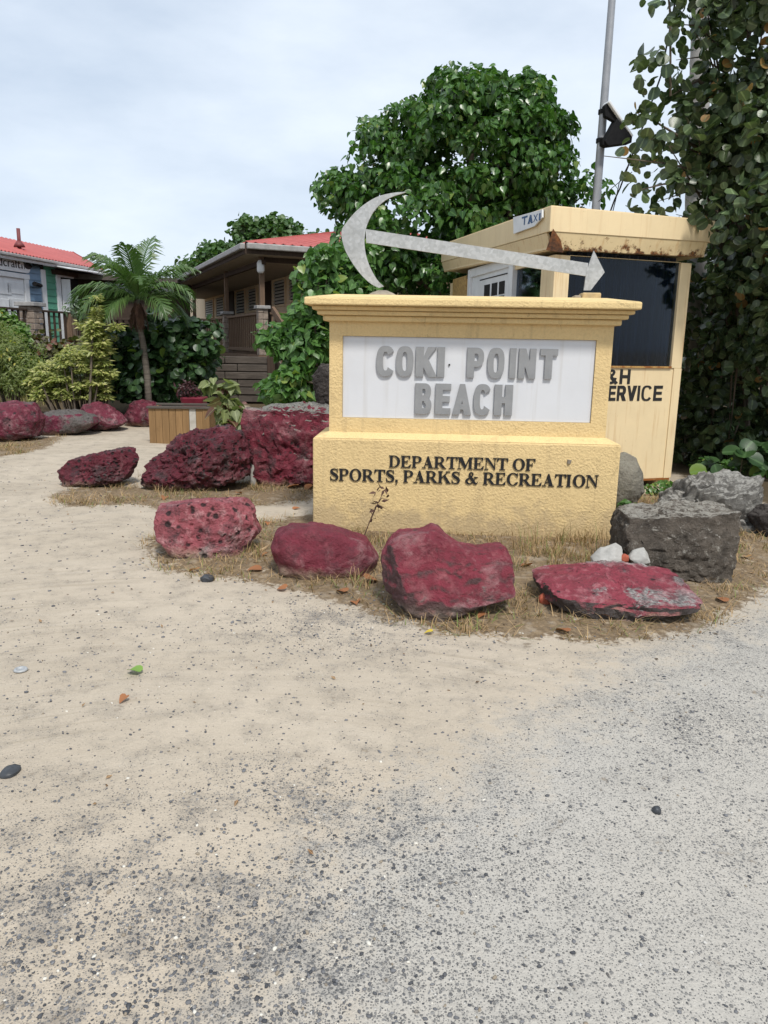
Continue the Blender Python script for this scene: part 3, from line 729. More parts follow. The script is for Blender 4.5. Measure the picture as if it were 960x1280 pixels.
# ------------------------------------------------------------------ the booth
DA = 8.05
A = P(687, 420, DA); Bp = None
yF = R(19.5)
F1 = Plane(A, (math.cos(yF), math.sin(yF)))                       # front face, to the right
dl = Vector(((300 - 480) / FPX / math.cos(R(PITCH)), 1)).normalized()
F2 = Plane(A, (dl.x, dl.y))                                        # long left face, going back
if F2.n.x > 0: F2.n = -F2.n
wF = F1.inv(853, 440)[0]
lB = F2.inv(563, 350)[0]
zf = F1.inv(836, 597)[1]                                           # floor underside
zr = F1.inv(690, 318)[1]                                           # wall top
booth = thing('taxi_booth', 'narrow yellow booth with dark curtained window and rusty roof edge behind the sign wall', 'booth', (A.x, A.y, 0))
MBW = booth_mat('booth_paint', BOOTHC, 0, .55)
MBF = booth_mat('booth_fascia_paint', BOOTHC, .0, .25)

# front face
wz0, wz1 = F1.inv(800, 460)[1], F1.inv(775, 323)[1]
wa0, wa1 = F1.inv(707, 400)[0], F1.inv(838, 400)[0]
wa1 = F1.inv(845, 390)[0]
T = .06
b = MB(); b.pbox(F1, 0.001, zf, wF, wz0, -T, 0); b.build('front_panel', MBW, booth, .004)
b = MB(); b.pbox(F1, 0.001, wz0 + .001, wa0, zr, -T, .012); b.build('corner_post', MBW, booth, .004)
b = MB(); b.pbox(F1, wa1, wz0 + .001, wF - .001, zr, -T, .012); b.build('corner_post', MBW, booth, .004)
b = MB(); b.pbox(F1, wa0 + .001, wz1, wa1 - .001, zr, -T, .006); b.build('window_header', MBW, booth, .004)
b = MB(); b.pbox(F1, wF - .10, zf - .0, wF + .003, wz0 - .001, .001, .014); b.build('trim_board', MBW, booth, .004)
b = MB(); b.pbox(F1, .2, zf - .02, wF - .02, zf - .001, -.08, .012); b.build('rusty_sill', booth_mat('booth_bottom_rust', (.3, .16, .06), .3), booth)
win = MB(); win.pbox(F1, wa0 + .001, wz0 + .001, wa1 - .001, wz0 + .02, -.045, .02)
win = win.build('window', booth_mat('window_sill_rust', (.45, .27, .09), .18), booth)
b = MB(); b.pbox(F1, wa0 + .002, wz0 + .021, wa1 - .002, wz1 - .001, -.03, -.022); b.build('pane', M['glass'], win)
b = MB(); nC_ = 220
vs = []
for i in range(nC_ + 1):
    t = i / nC_; s = wa0 + .01 + (wa1 - wa0 - .02) * t; o = -.085 + .022 * math.sin(t * 64 + 1.3 * math.sin(t * 9)) + .01 * math.sin(t * 151)
    vs += [F1.pt(s, wz0 - .05, o), F1.pt(s, wz1 + .05, o * .6 - .03)]
b.add(vs, [(2 * i, 2 * i + 2, 2 * i + 3, 2 * i + 1) for i in range(nC_)])
b.build('curtain', M['curtain'], win, smooth=True)
# left face
T2 = .06
zs0 = zf
cuts = [F2.inv(x, 352)[0] for x in (676.5, 643, 638, 590, 587, 563)]
b = MB(); b.pbox(F2, .062, zf, cuts[0], zr, -T2, .008); b.build('corner_post', MBW, booth, .004)
zw0, zw1 = F2.inv(660, 392)[1], F2.inv(660, 333)[1]
b = MB(); b.pbox(F2, cuts[0] + .001, zf, cuts[1], zw0, -T2, 0); b.pbox(F2, cuts[0] + .001, zw1, cuts[1], zr, -T2, 0); b.build('side_panel', MBW, booth)
w2 = MB(); w2.pbox(F2, cuts[0] + .002, zw0 + .001, cuts[1] - .002, zw0 + .03, -.05, .01); w2 = w2.build('window', MBW, booth)
b = MB(); b.pbox(F2, cuts[0] + .003, zw0 + .031, cuts[1] - .003, zw1 - .002, -.035, -.028); b.build('pane', M['glass'], w2)
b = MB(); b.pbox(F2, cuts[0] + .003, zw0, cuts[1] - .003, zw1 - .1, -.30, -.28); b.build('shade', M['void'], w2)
b = MB(); b.pbox(F2, cuts[0] + .003, F2.inv(660, 352)[1], cuts[1] - .003, zw1, -.11, -.09); b.build('blind', M['maroon_glass'], w2)
zd1 = F2.inv(612, 333)[1]
dr = MB(); dr.pbox(F2, cuts[2], zf + .02, cuts[3], zd1, -.05, -.004)
door = dr.build('door', M['white_paint'], booth, .004)
b = MB(); b.pbox(F2, cuts[1] + .001, zf, cuts[2] - .001, zd1 + .03, -T2, .03); b.pbox(F2, cuts[3] + .001, zf, cuts[4], zd1 + .03, -T2, .03); b.pbox(F2, cuts[1] + .001, zd1 + .031, cuts[4], zr, -T2, .02)
b.build('door_frame', M['white_paint'], booth, .004)
za = F2.inv(608, 356)[1]; nP = 3
for i in range(nP):
    for j in range(2):
        x0 = 604 + i * 9.2; s0_, s1_ = F2.inv(x0 + 8, 362)[0], F2.inv(x0 + 1.2, 362)[0]
        if s0_ > s1_: s0_, s1_ = s1_, s0_
        z_1 = za - j * .17
        p_ = MB(); p_.pbox(F2, s0_, z_1 - .15, s1_, z_1, -.003, .0015); p_.build('door_pane', M['void'], door)
for (x0, x1, y0) in ((600, 634, 346),):
    s0_, s1_ = sorted((F2.inv(x0, y0)[0], F2.inv(x1, y0)[0])); z_ = F2.inv(617, y0)[1]
    p_ = MB(); p_.pbox(F2, s0_, z_ - .006, s1_, z_ + .006, -.003, .002); p_.build('door_groove', M['void'], door)
b = MB(); b.pbox(F2, cuts[4] + .001, zf, lB, zr, -T2, 0); b.build('side_panel', MBW, booth)
s0_, s1_ = sorted((F2.inv(584, 355)[0], F2.inv(567, 355)[0])); 
b = MB(); b.pbox(F2, s0_, F2.inv(575, 385)[1], s1_, F2.inv(575, 347)[1], .001, .012); b.build('notice_board', simple('notice', (.5, .33, .12), (.25, .15, .06), 25, .7), booth)
# far faces, roof
Bq, Cq = F1.pt(wF, 0), F2.pt(lB, 0); Dq = Bq + (Cq - A.xy.to_3d())
Dq = Vector((Dq.x, Dq.y, 0))
for (p, q_) in ((Bq, Dq), (Dq, Cq)):
    pl = Plane(p, q_ - p); cen = (A + Dq) / 2
    if pl.n.dot(Vector((cen.x, cen.y, 0)) - pl.O) > 0: pl.n = -pl.n
    ln = (q_ - p).length
    b = MB(); b.pbox(pl, .002, zf, ln - .002, zr - .002, -.06, -.003); b.build('rear_panel', MBW, booth)
b = MB(); b.prism([F1.pt(.07, 0, -.09), F1.pt(wF - .07, 0, -.09), Dq + (A.xy.to_3d() - Dq) * .03, F2.pt(lB - .06, 0, -.09)], zf + .001, zf + .05); b.build('booth_floor', M['wood_grey'], booth)
# roof with overhang: two fascia courses
def corner(ov, z):
    """roof corner points offset by ov outside the walls"""
    n1, n2 = F1.n, F2.n
    def isect(pl1, o1, pl2, o2):
        p1 = pl1.O + pl1.n * o1; p2 = pl2.O + pl2.n * o2
        m = Matrix(((pl1.u.x, -pl2.u.x), (pl1.u.y, -pl2.u.y))); r_ = p2 - p1
        t = m.inverted() @ Vector((r_.x, r_.y)); return p1 + pl1.u * t.x
    return isect(F1, ov, F2, ov)
RO = .13
cA = corner(RO, 0); sB = F1.inv(893, 290, RO)[0]; cB = F1.pt(sB, 0, RO); sC = F2.inv(551.5, 320, RO)[0]; cC = F2.pt(sC, 0, RO)
cD = cB + (cC - cA)
def zpx(x, y, p):  # height at a known ground point seen at image row y
    r = ray(x, y); t = p.y / r.y; return CAM_H + r.z * t
zA2, zA1, zA0 = zpx(684, 257, cA), zpx(684, 289, cA), zpx(682, 311, cA)
zB2, zB1, zB0 = zpx(893, 276, cB), zpx(893, 303, cB), zpx(880, 321, cB)
zC2, zC1, zC0 = zpx(552, 306, cC), zpx(552, 328, cC), zpx(552, 340, cC)
zlo = min(zA0, zB0)
MBR = booth_mat('booth_rusty_fascia', (.72, .57, .33), .165, .5, (zlo - .02, zlo + .2))
def fascia(p, q_, zp, zq, th, name, mat, inset0=0.0, inset1=0.0, trim=(0, 0)):
    d = (q_ - p).normalized(); n = Vector((d.y, -d.x, 0)); cen = (cA + cD) / 2
    if n.dot(cen - p) < 0: n = -n
    p_ = p + d * trim[0]; q2 = q_ - d * trim[1]
    b = MB()
    lo, hi = inset0, inset1
    b.hexa([p_ + n * lo + Vector((0, 0, zp[0])), q2 + n * lo + Vector((0, 0, zq[0])), q2 + n * (lo + th) + Vector((0, 0, zq[0])), p_ + n * (lo + th) + Vector((0, 0, zp[0])),
            p_ + n * hi + Vector((0, 0, zp[1])), q2 + n * hi + Vector((0, 0, zq[1])), q2 + n * (hi + th) + Vector((0, 0, zq[1])), p_ + n * (hi + th) + Vector((0, 0, zp[1]))])
    return b.build(name, mat, booth, .005)
cen = (cA + cD) / 2
fascia(cA, cB, (zA1, zA2), (zB1, zB2), .03, 'fascia_board', MBF)
fascia(cA, cC, (zA1, zA2), (zC1, zC2), .03, 'fascia_board', MBF, trim=(.034, 0))
fascia(cB, cD, (zB1, zB2), (zB1, zB2), .03, 'fascia_board', MBF, trim=(.034, 0))
fascia(cA, cB, (zA0, zA1 - .002), (zB0, zB1 - .002), .03, 'lower_fascia', MBR, .055, .008, (.06, .06))
fascia(cA, cC, (zA0, zA1 - .002), (zC0, zC1 - .002), .03, 'lower_fascia', MBW, .055, .008, (.10, 0))
b = MB()
i_ = lambda p: p + (cen - p) * .02
tops = [(i_(cA), zA2), (i_(cB), zB2), (i_(cD), (zB2 + zC2) / 2), (i_(cC), zC2)]
b.hexa([p + Vector((0, 0, z - .05)) for p, z in tops] + [p + Vector((0, 0, z + .012)) for p, z in tops]); b.build('roof_sheet', MBF, booth)
b = MB()
tops = [(i_(i_(cA)), zA0), (i_(i_(cB)), zB0), (i_(i_(cD)), zB0), (i_(i_(cC)), zC0)]
b.hexa([p + Vector((0, 0, z + .01)) for p, z in tops] + [p + Vector((0, 0, z + .03)) for p, z in tops]); b.build('soffit', MBW, booth)
b = MB()      # broken, rusted corner
b.add(*(lambda c, z: ([c + Vector((-.05, .03, z)), c + Vector((.12, .01, z - .02)), c + Vector((.08, -.002, z + .1)), c + Vector((.0, -.005, z + .2)), c + Vector((.06, .1, z + .06))], [(0, 1, 2, 3), (0, 1, 4), (1, 2, 4), (2, 3, 4), (3, 0, 4)]))(cA + Vector((.03, .0, 0)), zA0 - .01))
b.build('rusted_corner', simple('rust_dark', (.06, .03, .018), (.22, .08, .025), 22, .9, .8, 40), booth)
for s in (.35, wF - .18):
    b = MB(); b.pbox(F1, s, -.1, s + .2, zf - .021, -.3, -.02); b.build('support_block', M['block'], booth, .008)
b = MB(); b.pbox(F1, .15, -.1, .3, zf - .021, -2.0, -1.8); b.pbox(F1, wF - .3, -.1, wF - .12, zf - .021, -2.0, -1.8); b.build('support_block', M['block'], booth, .008)
# painted words on the front panel
def row_t(items, yb, yt, off=.001, par=None, pl=None, mat=None, kind='t', base=None):
    for ch, x0, x1 in items:
        s0, zA = pl.inv(x0, yb, off); s1, _ = pl.inv(x1, yb, off); zB = pl.inv(x0, yt, off)[1]
        if s1 < s0: s0, s1 = s1, s0
        adv = grotesk(ch, .17)[1] if kind == 't' else grotesk(ch)[1]
        put_letter(kind, ch, (s1 - s0) / adv, zB - zA, .003, mat, par, pl.pt(s0, zA, off) - base, math.atan2(pl.u.y, pl.u.x))
row_t([('S', 745, 759), ('E', 760, 769), ('R', 770.5, 782), ('V', 783, 795), ('I', 796, 799), ('C', 801, 814), ('E', 816, 827)], 501, 482, .002, booth, F1, M['letter_black'], 't', booth.location)
row_t([('&', 757, 771), ('H', 774, 787)], 480, 461.5, .002, booth, F1, M['letter_black'], 't', booth.location)
# the small painted plate on its roof edge
FP = Plane(cA, (cC - cA)); 
if FP.n.x > 0: FP.n = -FP.n
c0 = [(644.5, 272), (681, 262), (681, 272), (671, 283), (645, 292.5)]
pts = [FP.inv(x, y) for x, y in c0]
plt = thing('taxi_plate', 'small white board with broken edge reading TAXI in blue fixed to the booth roof edge', 'sign', FP.pt(pts[0][0], pts[0][1], .02))
vs = [FP.pt(s, z, .012) for s, z in pts] + [FP.pt(s, z, .03) for s, z in pts]; n = len(pts)
b = MB(); b.add(vs, [tuple(range(n)), tuple(range(2 * n - 1, n - 1, -1))] + [(i, (i + 1) % n, n + (i + 1) % n, n + i) for i in range(n)])
b.build('board', M['white_paint'], plt, .002)
BL = simple('faded_blue', (.12, .22, .42), (.2, .3, .48), 20, .7)
def plate_letter(ch, x0, x1, yb, yt):
    s0, s1 = FP.inv(x0, yb, .03)[0], FP.inv(x1, yb, .03)[0]
    polys = grotesk(ch, .13)[0]; adv = grotesk(ch, .13)[1]
    me = poly_mesh('letter', [[(p[0] / adv, p[1]) for p in pp] for pp in polys], 1, 1, 0)
    zb0, zt0 = FP.inv(x0, yb + (x1 - x0) * .14, .03)[1], FP.inv(x0, yt + (x1 - x0) * .14, .03)[1]; zb1_, zt1 = FP.inv(x1, yb - (x1 - x0) * .14, .03)[1], FP.inv(x1, yt - (x1 - x0) * .14, .03)[1]
    for v in me.vertices:
        u, w_ = v.co.x, v.co.z
        p = FP.pt(s0 + (s1 - s0) * u, (zb0 + (zb1_ - zb0) * u) * (1 - w_) + (zt0 + (zt1 - zt0) * u) * w_, .0315) - plt.location
        v.co = p
    me.materials.append(BL); o = bpy.data.objects.new('letter', me); COL.objects.link(o); o.parent = plt
for ch, x0, x1, yb, yt in (('T', 652, 659, 281, 270.5), ('A', 659.5, 666, 279.5, 269), ('X', 666.5, 672, 277, 268), ('I', 673.5, 675.5, 275.5, 266.5)): plate_letter(ch, x0, x1, yb, yt)

# ------------------------------------------------------------------ rocks
_bm = bmesh.new(); bmesh.ops.create_icosphere(_bm, subdivisions=5, radius=1)
ICO5 = np.array([v.co[:] for v in _bm.verts]); ICO5F = np.array([[v.index for v in f.verts] for f in _bm.faces]); _bm.free()
_bm = bmesh.new(); bmesh.ops.create_icosphere(_bm, subdivisions=6, radius=1)
ICO6 = np.array([v.co[:] for v in _bm.verts]); ICO6F = np.array([[v.index for v in f.verts] for f in _bm.faces]); _bm.free()
_bm = bmesh.new(); bmesh.ops.create_icosphere(_bm, subdivisions=3, radius=1)
ICO3 = np.array([v.co[:] for v in _bm.verts]); ICO3F = np.array([[v.index for v in f.verts] for f in _bm.faces]); _bm.free()
def rock(name, label, cat, poly, mat, group=None, depth=.5, cuts=(), seed=1, rough=.05, fine=.012, n=3.2, lod=5, back=.55, base=None, pitn=0.0, ridge=0.0, nf=4):
    poly = [(float(x), float(y)) for x, y in poly]
    xs = [p[0] for p in poly]; ys = [p[1] for p in poly]
    d0 = base if base else G(sum(xs) / len(xs), max(ys)).y
    wpx = max(xs) - min(xs)
    b_ = depth * wpx / FPX * d0 * .5 * 1.02
    dc = d0 + b_ * back
    sc = dc / FPX * 1.0
    W = [P(x, y, dc) for x, y in poly]
    cx = (min(xs) + max(xs)) / 2; cy = (min(ys) + max(ys)) / 2 + .08 * (max(ys) - min(ys))
    C = P(cx, cy, dc)
    ang = np.array([math.atan2(p.z - C.z, p.x - C.x) for p in W]); rad = np.array([math.hypot(p.z - C.z, p.x - C.x) for p in W])
    # ray-polygon radius for every angle
    TH = np.linspace(-math.pi, math.pi, 361); RR = np.zeros(361); m = len(W)
    for k, t in enumerate(TH):
        dx, dz = math.cos(t), math.sin(t); best = 0
        for i in range(m):
            x1, z1_ = W[i].x - C.x, W[i].z - C.z; x2, z2 = W[(i + 1) % m].x - C.x, W[(i + 1) % m].z - C.z
            ex, ez = x2 - x1, z2 - z1_; den = dx * ez - dz * ex
            if abs(den) < 1e-9: continue
            tt = (x1 * ez - z1_ * ex) / den; uu = (x1 * dz - z1_ * dx) / den
            if tt > 0 and -1e-6 <= uu <= 1 + 1e-6: best = max(best, tt)
        RR[k] = best
    ICO, ICF = (ICO3, ICO3F) if lod == 3 else (ICO6, ICO6F) if d0 < 10.5 else (ICO5, ICO5F)
    th = np.arctan2(ICO[:, 2], ICO[:, 0]); r0 = np.interp(th, TH, RR)
    rxy = np.hypot(ICO[:, 0], ICO[:, 2]); yy = ICO[:, 1]
    nn = (np.abs(rxy) ** n + np.abs(yy) ** n) ** (1 / n)
    s = rxy / nn; y = yy / nn
    V = np.stack([np.cos(th) * r0 * s, y * b_, np.sin(th) * r0 * s], 1)
    size = float(max(RR.mean(), .05))
    r_ = random.Random(seed)
    allc = list(cuts)
    for _ in range(nf):
        v = Vector((r_.uniform(-1, 1), r_.uniform(-1, .6), r_.uniform(-.2, 1))).normalized(); allc.append((v[:], r_.uniform(.80, .95)))
    ext = np.array([RR.mean(), b_, RR.mean()])
    for nv, dd in allc:
        nv = np.array(Vector(nv).normalized())
        lim = dd * np.max(V @ nv)
        e = V @ nv - lim
        V -= np.where(e > 0, e, 0)[:, None] * nv * .93
    off = r_.uniform(0, 100)
    nrm = V / (np.linalg.norm(V / ext, axis=1)[:, None] + 1e-9) / ext ** 2; nrm /= np.linalg.norm(nrm, axis=1)[:, None] + 1e-9
    D = np.zeros(len(V)); f1, f2 = 2.2 / size, 9 / size
    for i, v in enumerate(V):
        p = Vector(v)
        a = mnoise.fractal(p * f1 + Vector((off, 0, 0)), .9, 2.0, 3)
        c = mnoise.noise(p * f2 + Vector((0, off, 0)))
        dd = rough * a * 1.25 + fine * 1.6 * c
        g = abs(mnoise.noise(p * (4.2 / size) + Vector((0, 0, off)))); dd += rough * .55 * (g - .22)
        g = abs(mnoise.noise(p * (19 / size) + Vector((off, 0, off)))); dd += fine * .9 * (.25 - g)
        if pitn:
            q_ = p * (5.2 / size) + Vector((off, off, 0)) + mnoise.noise_vector(p * (6 / size)) * .35; w = mnoise.voronoi(q_)[0]
            dd -= pitn * max(0, .34 - w[0]) * .9 + pitn * .25 * max(0, .2 - (w[1] - w[0]))
            dd += .018 * mnoise.noise(p * (34 / size))
        if ridge: dd += ridge * (abs(mnoise.noise(Vector((p.x * 1.2 / size, p.y * 1.2 / size, p.z * 6 / size + off)))) - .2)
        D[i] = dd * size
    V = V + nrm * D[:, None]
    loc = Vector((C.x, C.y, max(gz(C.x, C.y), 0)))
    Wd = V + np.array(C)
    me_o = npmesh(name, Wd - np.array(loc), ICF, mat, None, True)
    me_o.location = loc
    try: me_o.data.set_sharp_from_angle(angle=R(38))
    except Exception: pass
    return tag(me_o, label, cat, group)
GR = 'red painted boulders round the sign and along the path'
rock('boulder', 'pinkish red boulder with black pits and a flat top left of the sign', 'boulder',
     [(196, 630), (204, 623), (258, 620), (304, 627), (314, 640), (323, 668), (300, 690), (262, 697), (222, 690), (203, 668)], M['rock_pink'], GR, .7, [((0, -1, .28), .72), ((-.1, .1, 1), .80), ((.75, -.6, -.1), .72)], 3, .05, .012, 6.0, pitn=.30, ridge=.05)
rock('boulder', 'smooth rounded maroon boulder at the left corner of the sign wall', 'boulder',
     [(340, 680), (345, 664), (362, 656), (392, 655), (432, 662), (460, 675), (473, 695), (466, 716), (430, 724), (380, 724), (350, 713)], M['rock_smooth'], GR, .7, [((0, -1, .45), .84)], 5, .04, .008, 2.6, nf=2)
rock('boulder', 'crimson slab boulder with a notched top edge in front of the sign wall', 'boulder',
     [(478, 695), (486, 678), (500, 669), (522, 666), (540, 661), (552, 666), (558, 674), (575, 685), (600, 688), (630, 684), (637, 694), (641, 735), (600, 748), (548, 770), (520, 762), (480, 738)], M['rock_slab'], GR, .55, [((.10, -1, .50), .50), ((-.85, -.55, .0), .80)], 8, .045, .016, 8.0, nf=0, ridge=.045)
rock('boulder', 'flat low red boulder with a bare whitish top before the sign wall', 'boulder',
     [(669, 726), (684, 716), (735, 711), (800, 711), (850, 717), (870, 731), (862, 746), (800, 757), (745, 768), (700, 754), (678, 740)], M['rock_flat'], GR, .75, [((0, -.2, 1), .62), ((.1, -.12, 1), .66)], 12, .07, .03, 3.6, ridge=.16, nf=3, pitn=.1)
rock('boulder', 'dark maroon low boulder leftmost of the group beside the sandy path', 'boulder',
     [(79, 585), (92, 573), (135, 564), (166, 559), (173, 574), (160, 598), (120, 608), (86, 608)], M['rock_pit'], GR, .7, [((-.1, -1, .5), .75), ((.2, -.2, 1), .85)], 15, .07, .03, 3.2, pitn=.4, ridge=.06)
rock('boulder', 'large dark maroon boulder full of holes standing in front of the wooden planter', 'boulder',
     [(175, 593), (190, 575), (222, 547), (258, 535), (290, 532), (305, 542), (314, 572), (308, 596), (255, 613), (200, 609), (180, 603)], M['rock_pit'], GR, .7, [((-.3, -1, .5), .8)], 18, .09, .04, 2.8, pitn=.6, ridge=.08, nf=4)
rock('boulder', 'tall blocky maroon boulder with flat grey top touching the sign wall', 'boulder',
     [(307, 508), (312, 499), (350, 497), (412, 503), (440, 520), (445, 590), (410, 606), (340, 606), (316, 590), (308, 560)], M['rock_greytop'], GR, .75, [((-.1, -1, .12), .72), ((0, -.05, 1), .80)], 21, .07, .025, 5.0, pitn=.3, ridge=.05, nf=2)
rock('boulder', 'round maroon boulder cut off at the left edge beside the path', 'boulder',
     [(-18, 520), (-5, 505), (22, 500), (42, 504), (53, 524), (49, 545), (20, 552), (-14, 550)], M['rock_far'], GR, .8, [], 24, .06, .02, 2.6, pitn=.05)
rock('boulder', 'long grey boulder with a red end lying in the row along the path', 'boulder',
     [(48, 526), (62, 514), (98, 510), (116, 516), (122, 528), (105, 540), (70, 544), (52, 542)], rockmat('grey_red_rock', (.15, .02, .045), (.3, .13, .14), .3, .4, .22, (.15, .135, .125), .35, 12), GR, .7, [((0, -.1, 1), .78)], 27, .06, .02, 3.2)
rock('boulder', 'maroon boulder sloping down to the right at the end of the long grey one', 'boulder',
     [(97, 520), (106, 506), (122, 502), (138, 509), (159, 527), (148, 534), (120, 539), (104, 534)], M['rock_far'], GR, .8, [((.5, -.6, .7), .72)], 30, .06, .02, 2.8)
rock('boulder', 'upright maroon boulder left of the wooden planter', 'boulder',
     [(157, 520), (164, 504), (184, 497), (197, 502), (205, 516), (206, 530), (182, 534), (161, 532)], M['rock_far'], GR, .8, [], 33, .06, .02, 2.6)
rock('boulder', 'small pointed maroon boulder just behind the wooden planter', 'boulder',
     [(192, 512), (203, 498), (213, 496), (220, 507), (222, 524), (200, 526)], M['rock_far'], GR, .8, [], 36, .06, .02, 2.6)
rock('boulder', 'small pale pink painted stone behind the tall blocky boulder', 'boulder',
     [(290, 506), (298, 500), (309, 500), (313, 508), (306, 520), (292, 520)], M['rock_pink'], GR, .8, [], 39, .06, .02, 2.6, lod=3)
rock('grey_boulder', 'rough brown grey block boulder with a flat face at the right of the sign wall', 'boulder',
     [(772, 655), (780, 638), (840, 632), (906, 631), (918, 641), (915, 695), (897, 722), (850, 716), (800, 708), (772, 695)], M['rock_browngrey'], 'bare grey boulders', .75, [((0, -1, .14), .66), ((-.05, -.05, 1), .86), ((.9, -.4, 0), .86)], 42, .05, .03, 6.0, nf=1, ridge=.06, pitn=.2)
rock('grey_boulder', 'taller pale grey boulder with a jagged top behind the flat faced block', 'boulder',
     [(800, 648), (830, 626), (852, 618), (862, 606), (874, 600), (892, 595), (930, 594), (950, 600), (955, 622), (948, 662), (932, 702), (900, 712), (850, 695), (806, 670)], M['rock_grey'], 'bare grey boulders', .9, [((.85, -.5, .1), .75), ((-.1, -.1, 1), .86)], 45, .12, .045, 4.2, back=.75, base=6.35, pitn=.15, ridge=.04)
rock('grey_boulder', 'smooth rounded grey boulder wedged between the sign wall and the booth', 'boulder',
     [(752, 590), (766, 570), (780, 565), (794, 572), (802, 592), (804, 614), (790, 632), (765, 636), (750, 620)], M['rock_round'], 'bare grey boulders', .9, [], 48, .03, .012, 2.3, nf=1)
rock('grey_boulder', 'dark grey stone at the right edge behind the tall pale boulder', 'boulder',
     [(936, 645), (950, 632), (985, 632), (1000, 650), (985, 672), (945, 668)], M['rock_dark'], 'bare grey boulders', .8, [], 51, .07, .02, 3.0)
rock('grey_boulder', 'dark weathered boulder half hidden behind the left side of the sign wall', 'boulder',
     [(391, 470), (402, 455), (430, 452), (440, 480), (432, 515), (398, 515)], M['rock_dark'], 'bare grey boulders', .8, [], 54, .08, .03, 3.0, base=9.6)
rock('white_stone', 'larger white stone left of the pair on the flat red boulder', 'stone',
     [(738, 700), (750, 688), (772, 681), (780, 684), (777, 702), (758, 712), (741, 710)], M['white_stone'], 'pale stones', .7, [((-.5, -.6, .8), .6), ((.6, -.5, .3), .7)], 57, .10, .03, 4.5, lod=3, base=4.82)
rock('white_stone', 'smaller white stone right of the pair on the flat red boulder', 'stone',
     [(785, 696), (795, 688), (808, 685), (814, 692), (812, 702), (792, 705)], M['white_stone'], 'pale stones', .7, [((-.4, -.7, .8), .6), ((.7, -.3, .5), .6)], 60, .10, .03, 4.5, lod=3, base=4.82)
rock('brick_fragment', 'orange red brick fragment in the dry grass left of the flat red boulder', 'brick',
     [(672, 750), (675, 741), (686, 739), (693, 746), (692, 757), (680, 760)], M['brick_red'], None, .7, [], 63, .04, .01, 3.4, lod=3)
rock('broken_brick', 'tiny dull red brick chip between the two white stones', 'brick',
     [(774, 697), (780, 692), (786, 694), (785, 702), (776, 703)], M['brick_red'], None, .7, [], 64, .04, .01, 3.4, lod=3, base=4.82)
rock('marker_stone', 'thin upright white marker stone between two dark maroon boulders', 'stone',
     [(312, 575), (315, 568), (321, 569), (322, 590), (320, 607), (313, 607)], M['white_stone'], None, .8, [], 66, .05, .02, 4, lod=3)
rock('dark_stone', 'dark flat stone lying at the edge of the dry grass below the pink boulder', 'stone',
     [(249, 722), (256, 718), (266, 720), (268, 726), (256, 728)], M['dark_stone'], None, .9, [], 67, .05, .02, 3, lod=3)
o = rock('dark_stone', 'flat oval black stone on the sand at the left edge', 'stone', [(0, 966), (4, 961), (14, 958.5), (24, 961), (24, 966), (14, 970), (4, 970)], M['dark_stone'], None, 1.3, [], 69, .02, .0, 2.3, lod=3, nf=0)
rock('dark_stone', 'small black stone standing out on the grey road at right', 'stone', [(815, 1014), (818, 1008), (825, 1009), (827, 1015), (821, 1018)], M['dark_stone'], None, .9, [], 70, .05, .02, 3, lod=3)
cap = thing('bottle_cap', 'small grey metal bottle cap lying on the sand near the left edge', 'bottle cap', G(26, 838))
b = MB(); b.lathe(G(26, 838, .004), [(.030, 0), (.032, .003), (.027, .010), (.019, .010), (.017, .005), (.001, .005)], 20); b.build('cap_shell', M['galv'], cap, smooth=True)

# ------------------------------------------------------------------ planter, pot
PD = 11.4
PP = Plane(P(186, 530, PD), (1, .06))
planter = thing('planter_box', 'wooden plank planter box behind the large holed maroon boulder', 'planter', PP.pt(.5, gz(-3.5, PD), 0))
pw = PP.inv(262, 530)[0]; pz1 = PP.inv(220, 511)[1]; pz0 = PP.inv(220, 560)[1]
npk = 9; edges = np.linspace(0, pw, npk + 1)
for i in range(npk):
    b = MB(); b.pbox(PP, edges[i] + .002, pz0, edges[i + 1] - .002, pz1, -.03, rng.uniform(-.004, .004)); pk = b.build('plank', M['wood_planter'] if i != 6 else simple('pale_plank', (.5, .47, .42), (.36, .33, .28), 8, .8), planter, .003)
for pl_, ln in ((Plane(PP.pt(0, 0), PP.n * -1, PP.u * -1), .6), (Plane(PP.pt(pw, 0), PP.n * -1, PP.u), .6)):
    for i in range(4):
        b = MB(); b.pbox(pl_, .032 + i * ln / 4, pz0, .03 + (i + 1) * ln / 4 - .003, pz1, -.03, 0); b.build('plank', M['wood_planter'], planter, .003)
b = MB(); b.pbox(PP, -.02, pz1 + .001, pw + .02, pz1 + .035, -.07, .025); b.pbox(PP, -.02, pz1 + .001, pw + .02, pz1 + .035, -.66, -.58); b.build('rim', M['wood_grey'], planter, .004)
b = MB(); b.pbox(PP, .03, pz1 - .08, pw - .03, pz1 - .06, -.58, -.032); b.build('soil', M['wood_dark'], planter)
pot = thing('flower_pot', 'dark red square flower pot behind the wooden planter', 'flower pot', G(243, 515))
pd = 12.6; c = P(243, 503, pd); s_ = pd / FPX
b = MB(); b.hexa([(c.x - 11 * s_, pd - .12, c.z - .14), (c.x + 11 * s_, pd - .12, c.z - .14), (c.x + 11 * s_, pd + .16, c.z - .14), (c.x - 11 * s_, pd + .16, c.z - .14),
                  (c.x - 15 * s_, pd - .18, c.z + .09), (c.x + 14 * s_, pd - .18, c.z + .09), (c.x + 14 * s_, pd + .2, c.z + .09), (c.x - 15 * s_, pd + .2, c.z + .09)])
b.build('pot', M['red_pot'], pot, .02); pot.location = (c.x, pd, c.z - .14)
pot.children[0].location = (0, 0, 0)
me = pot.children[0].data
g0 = G(243, 515); me.transform(Matrix.Translation(g0 - pot.location))

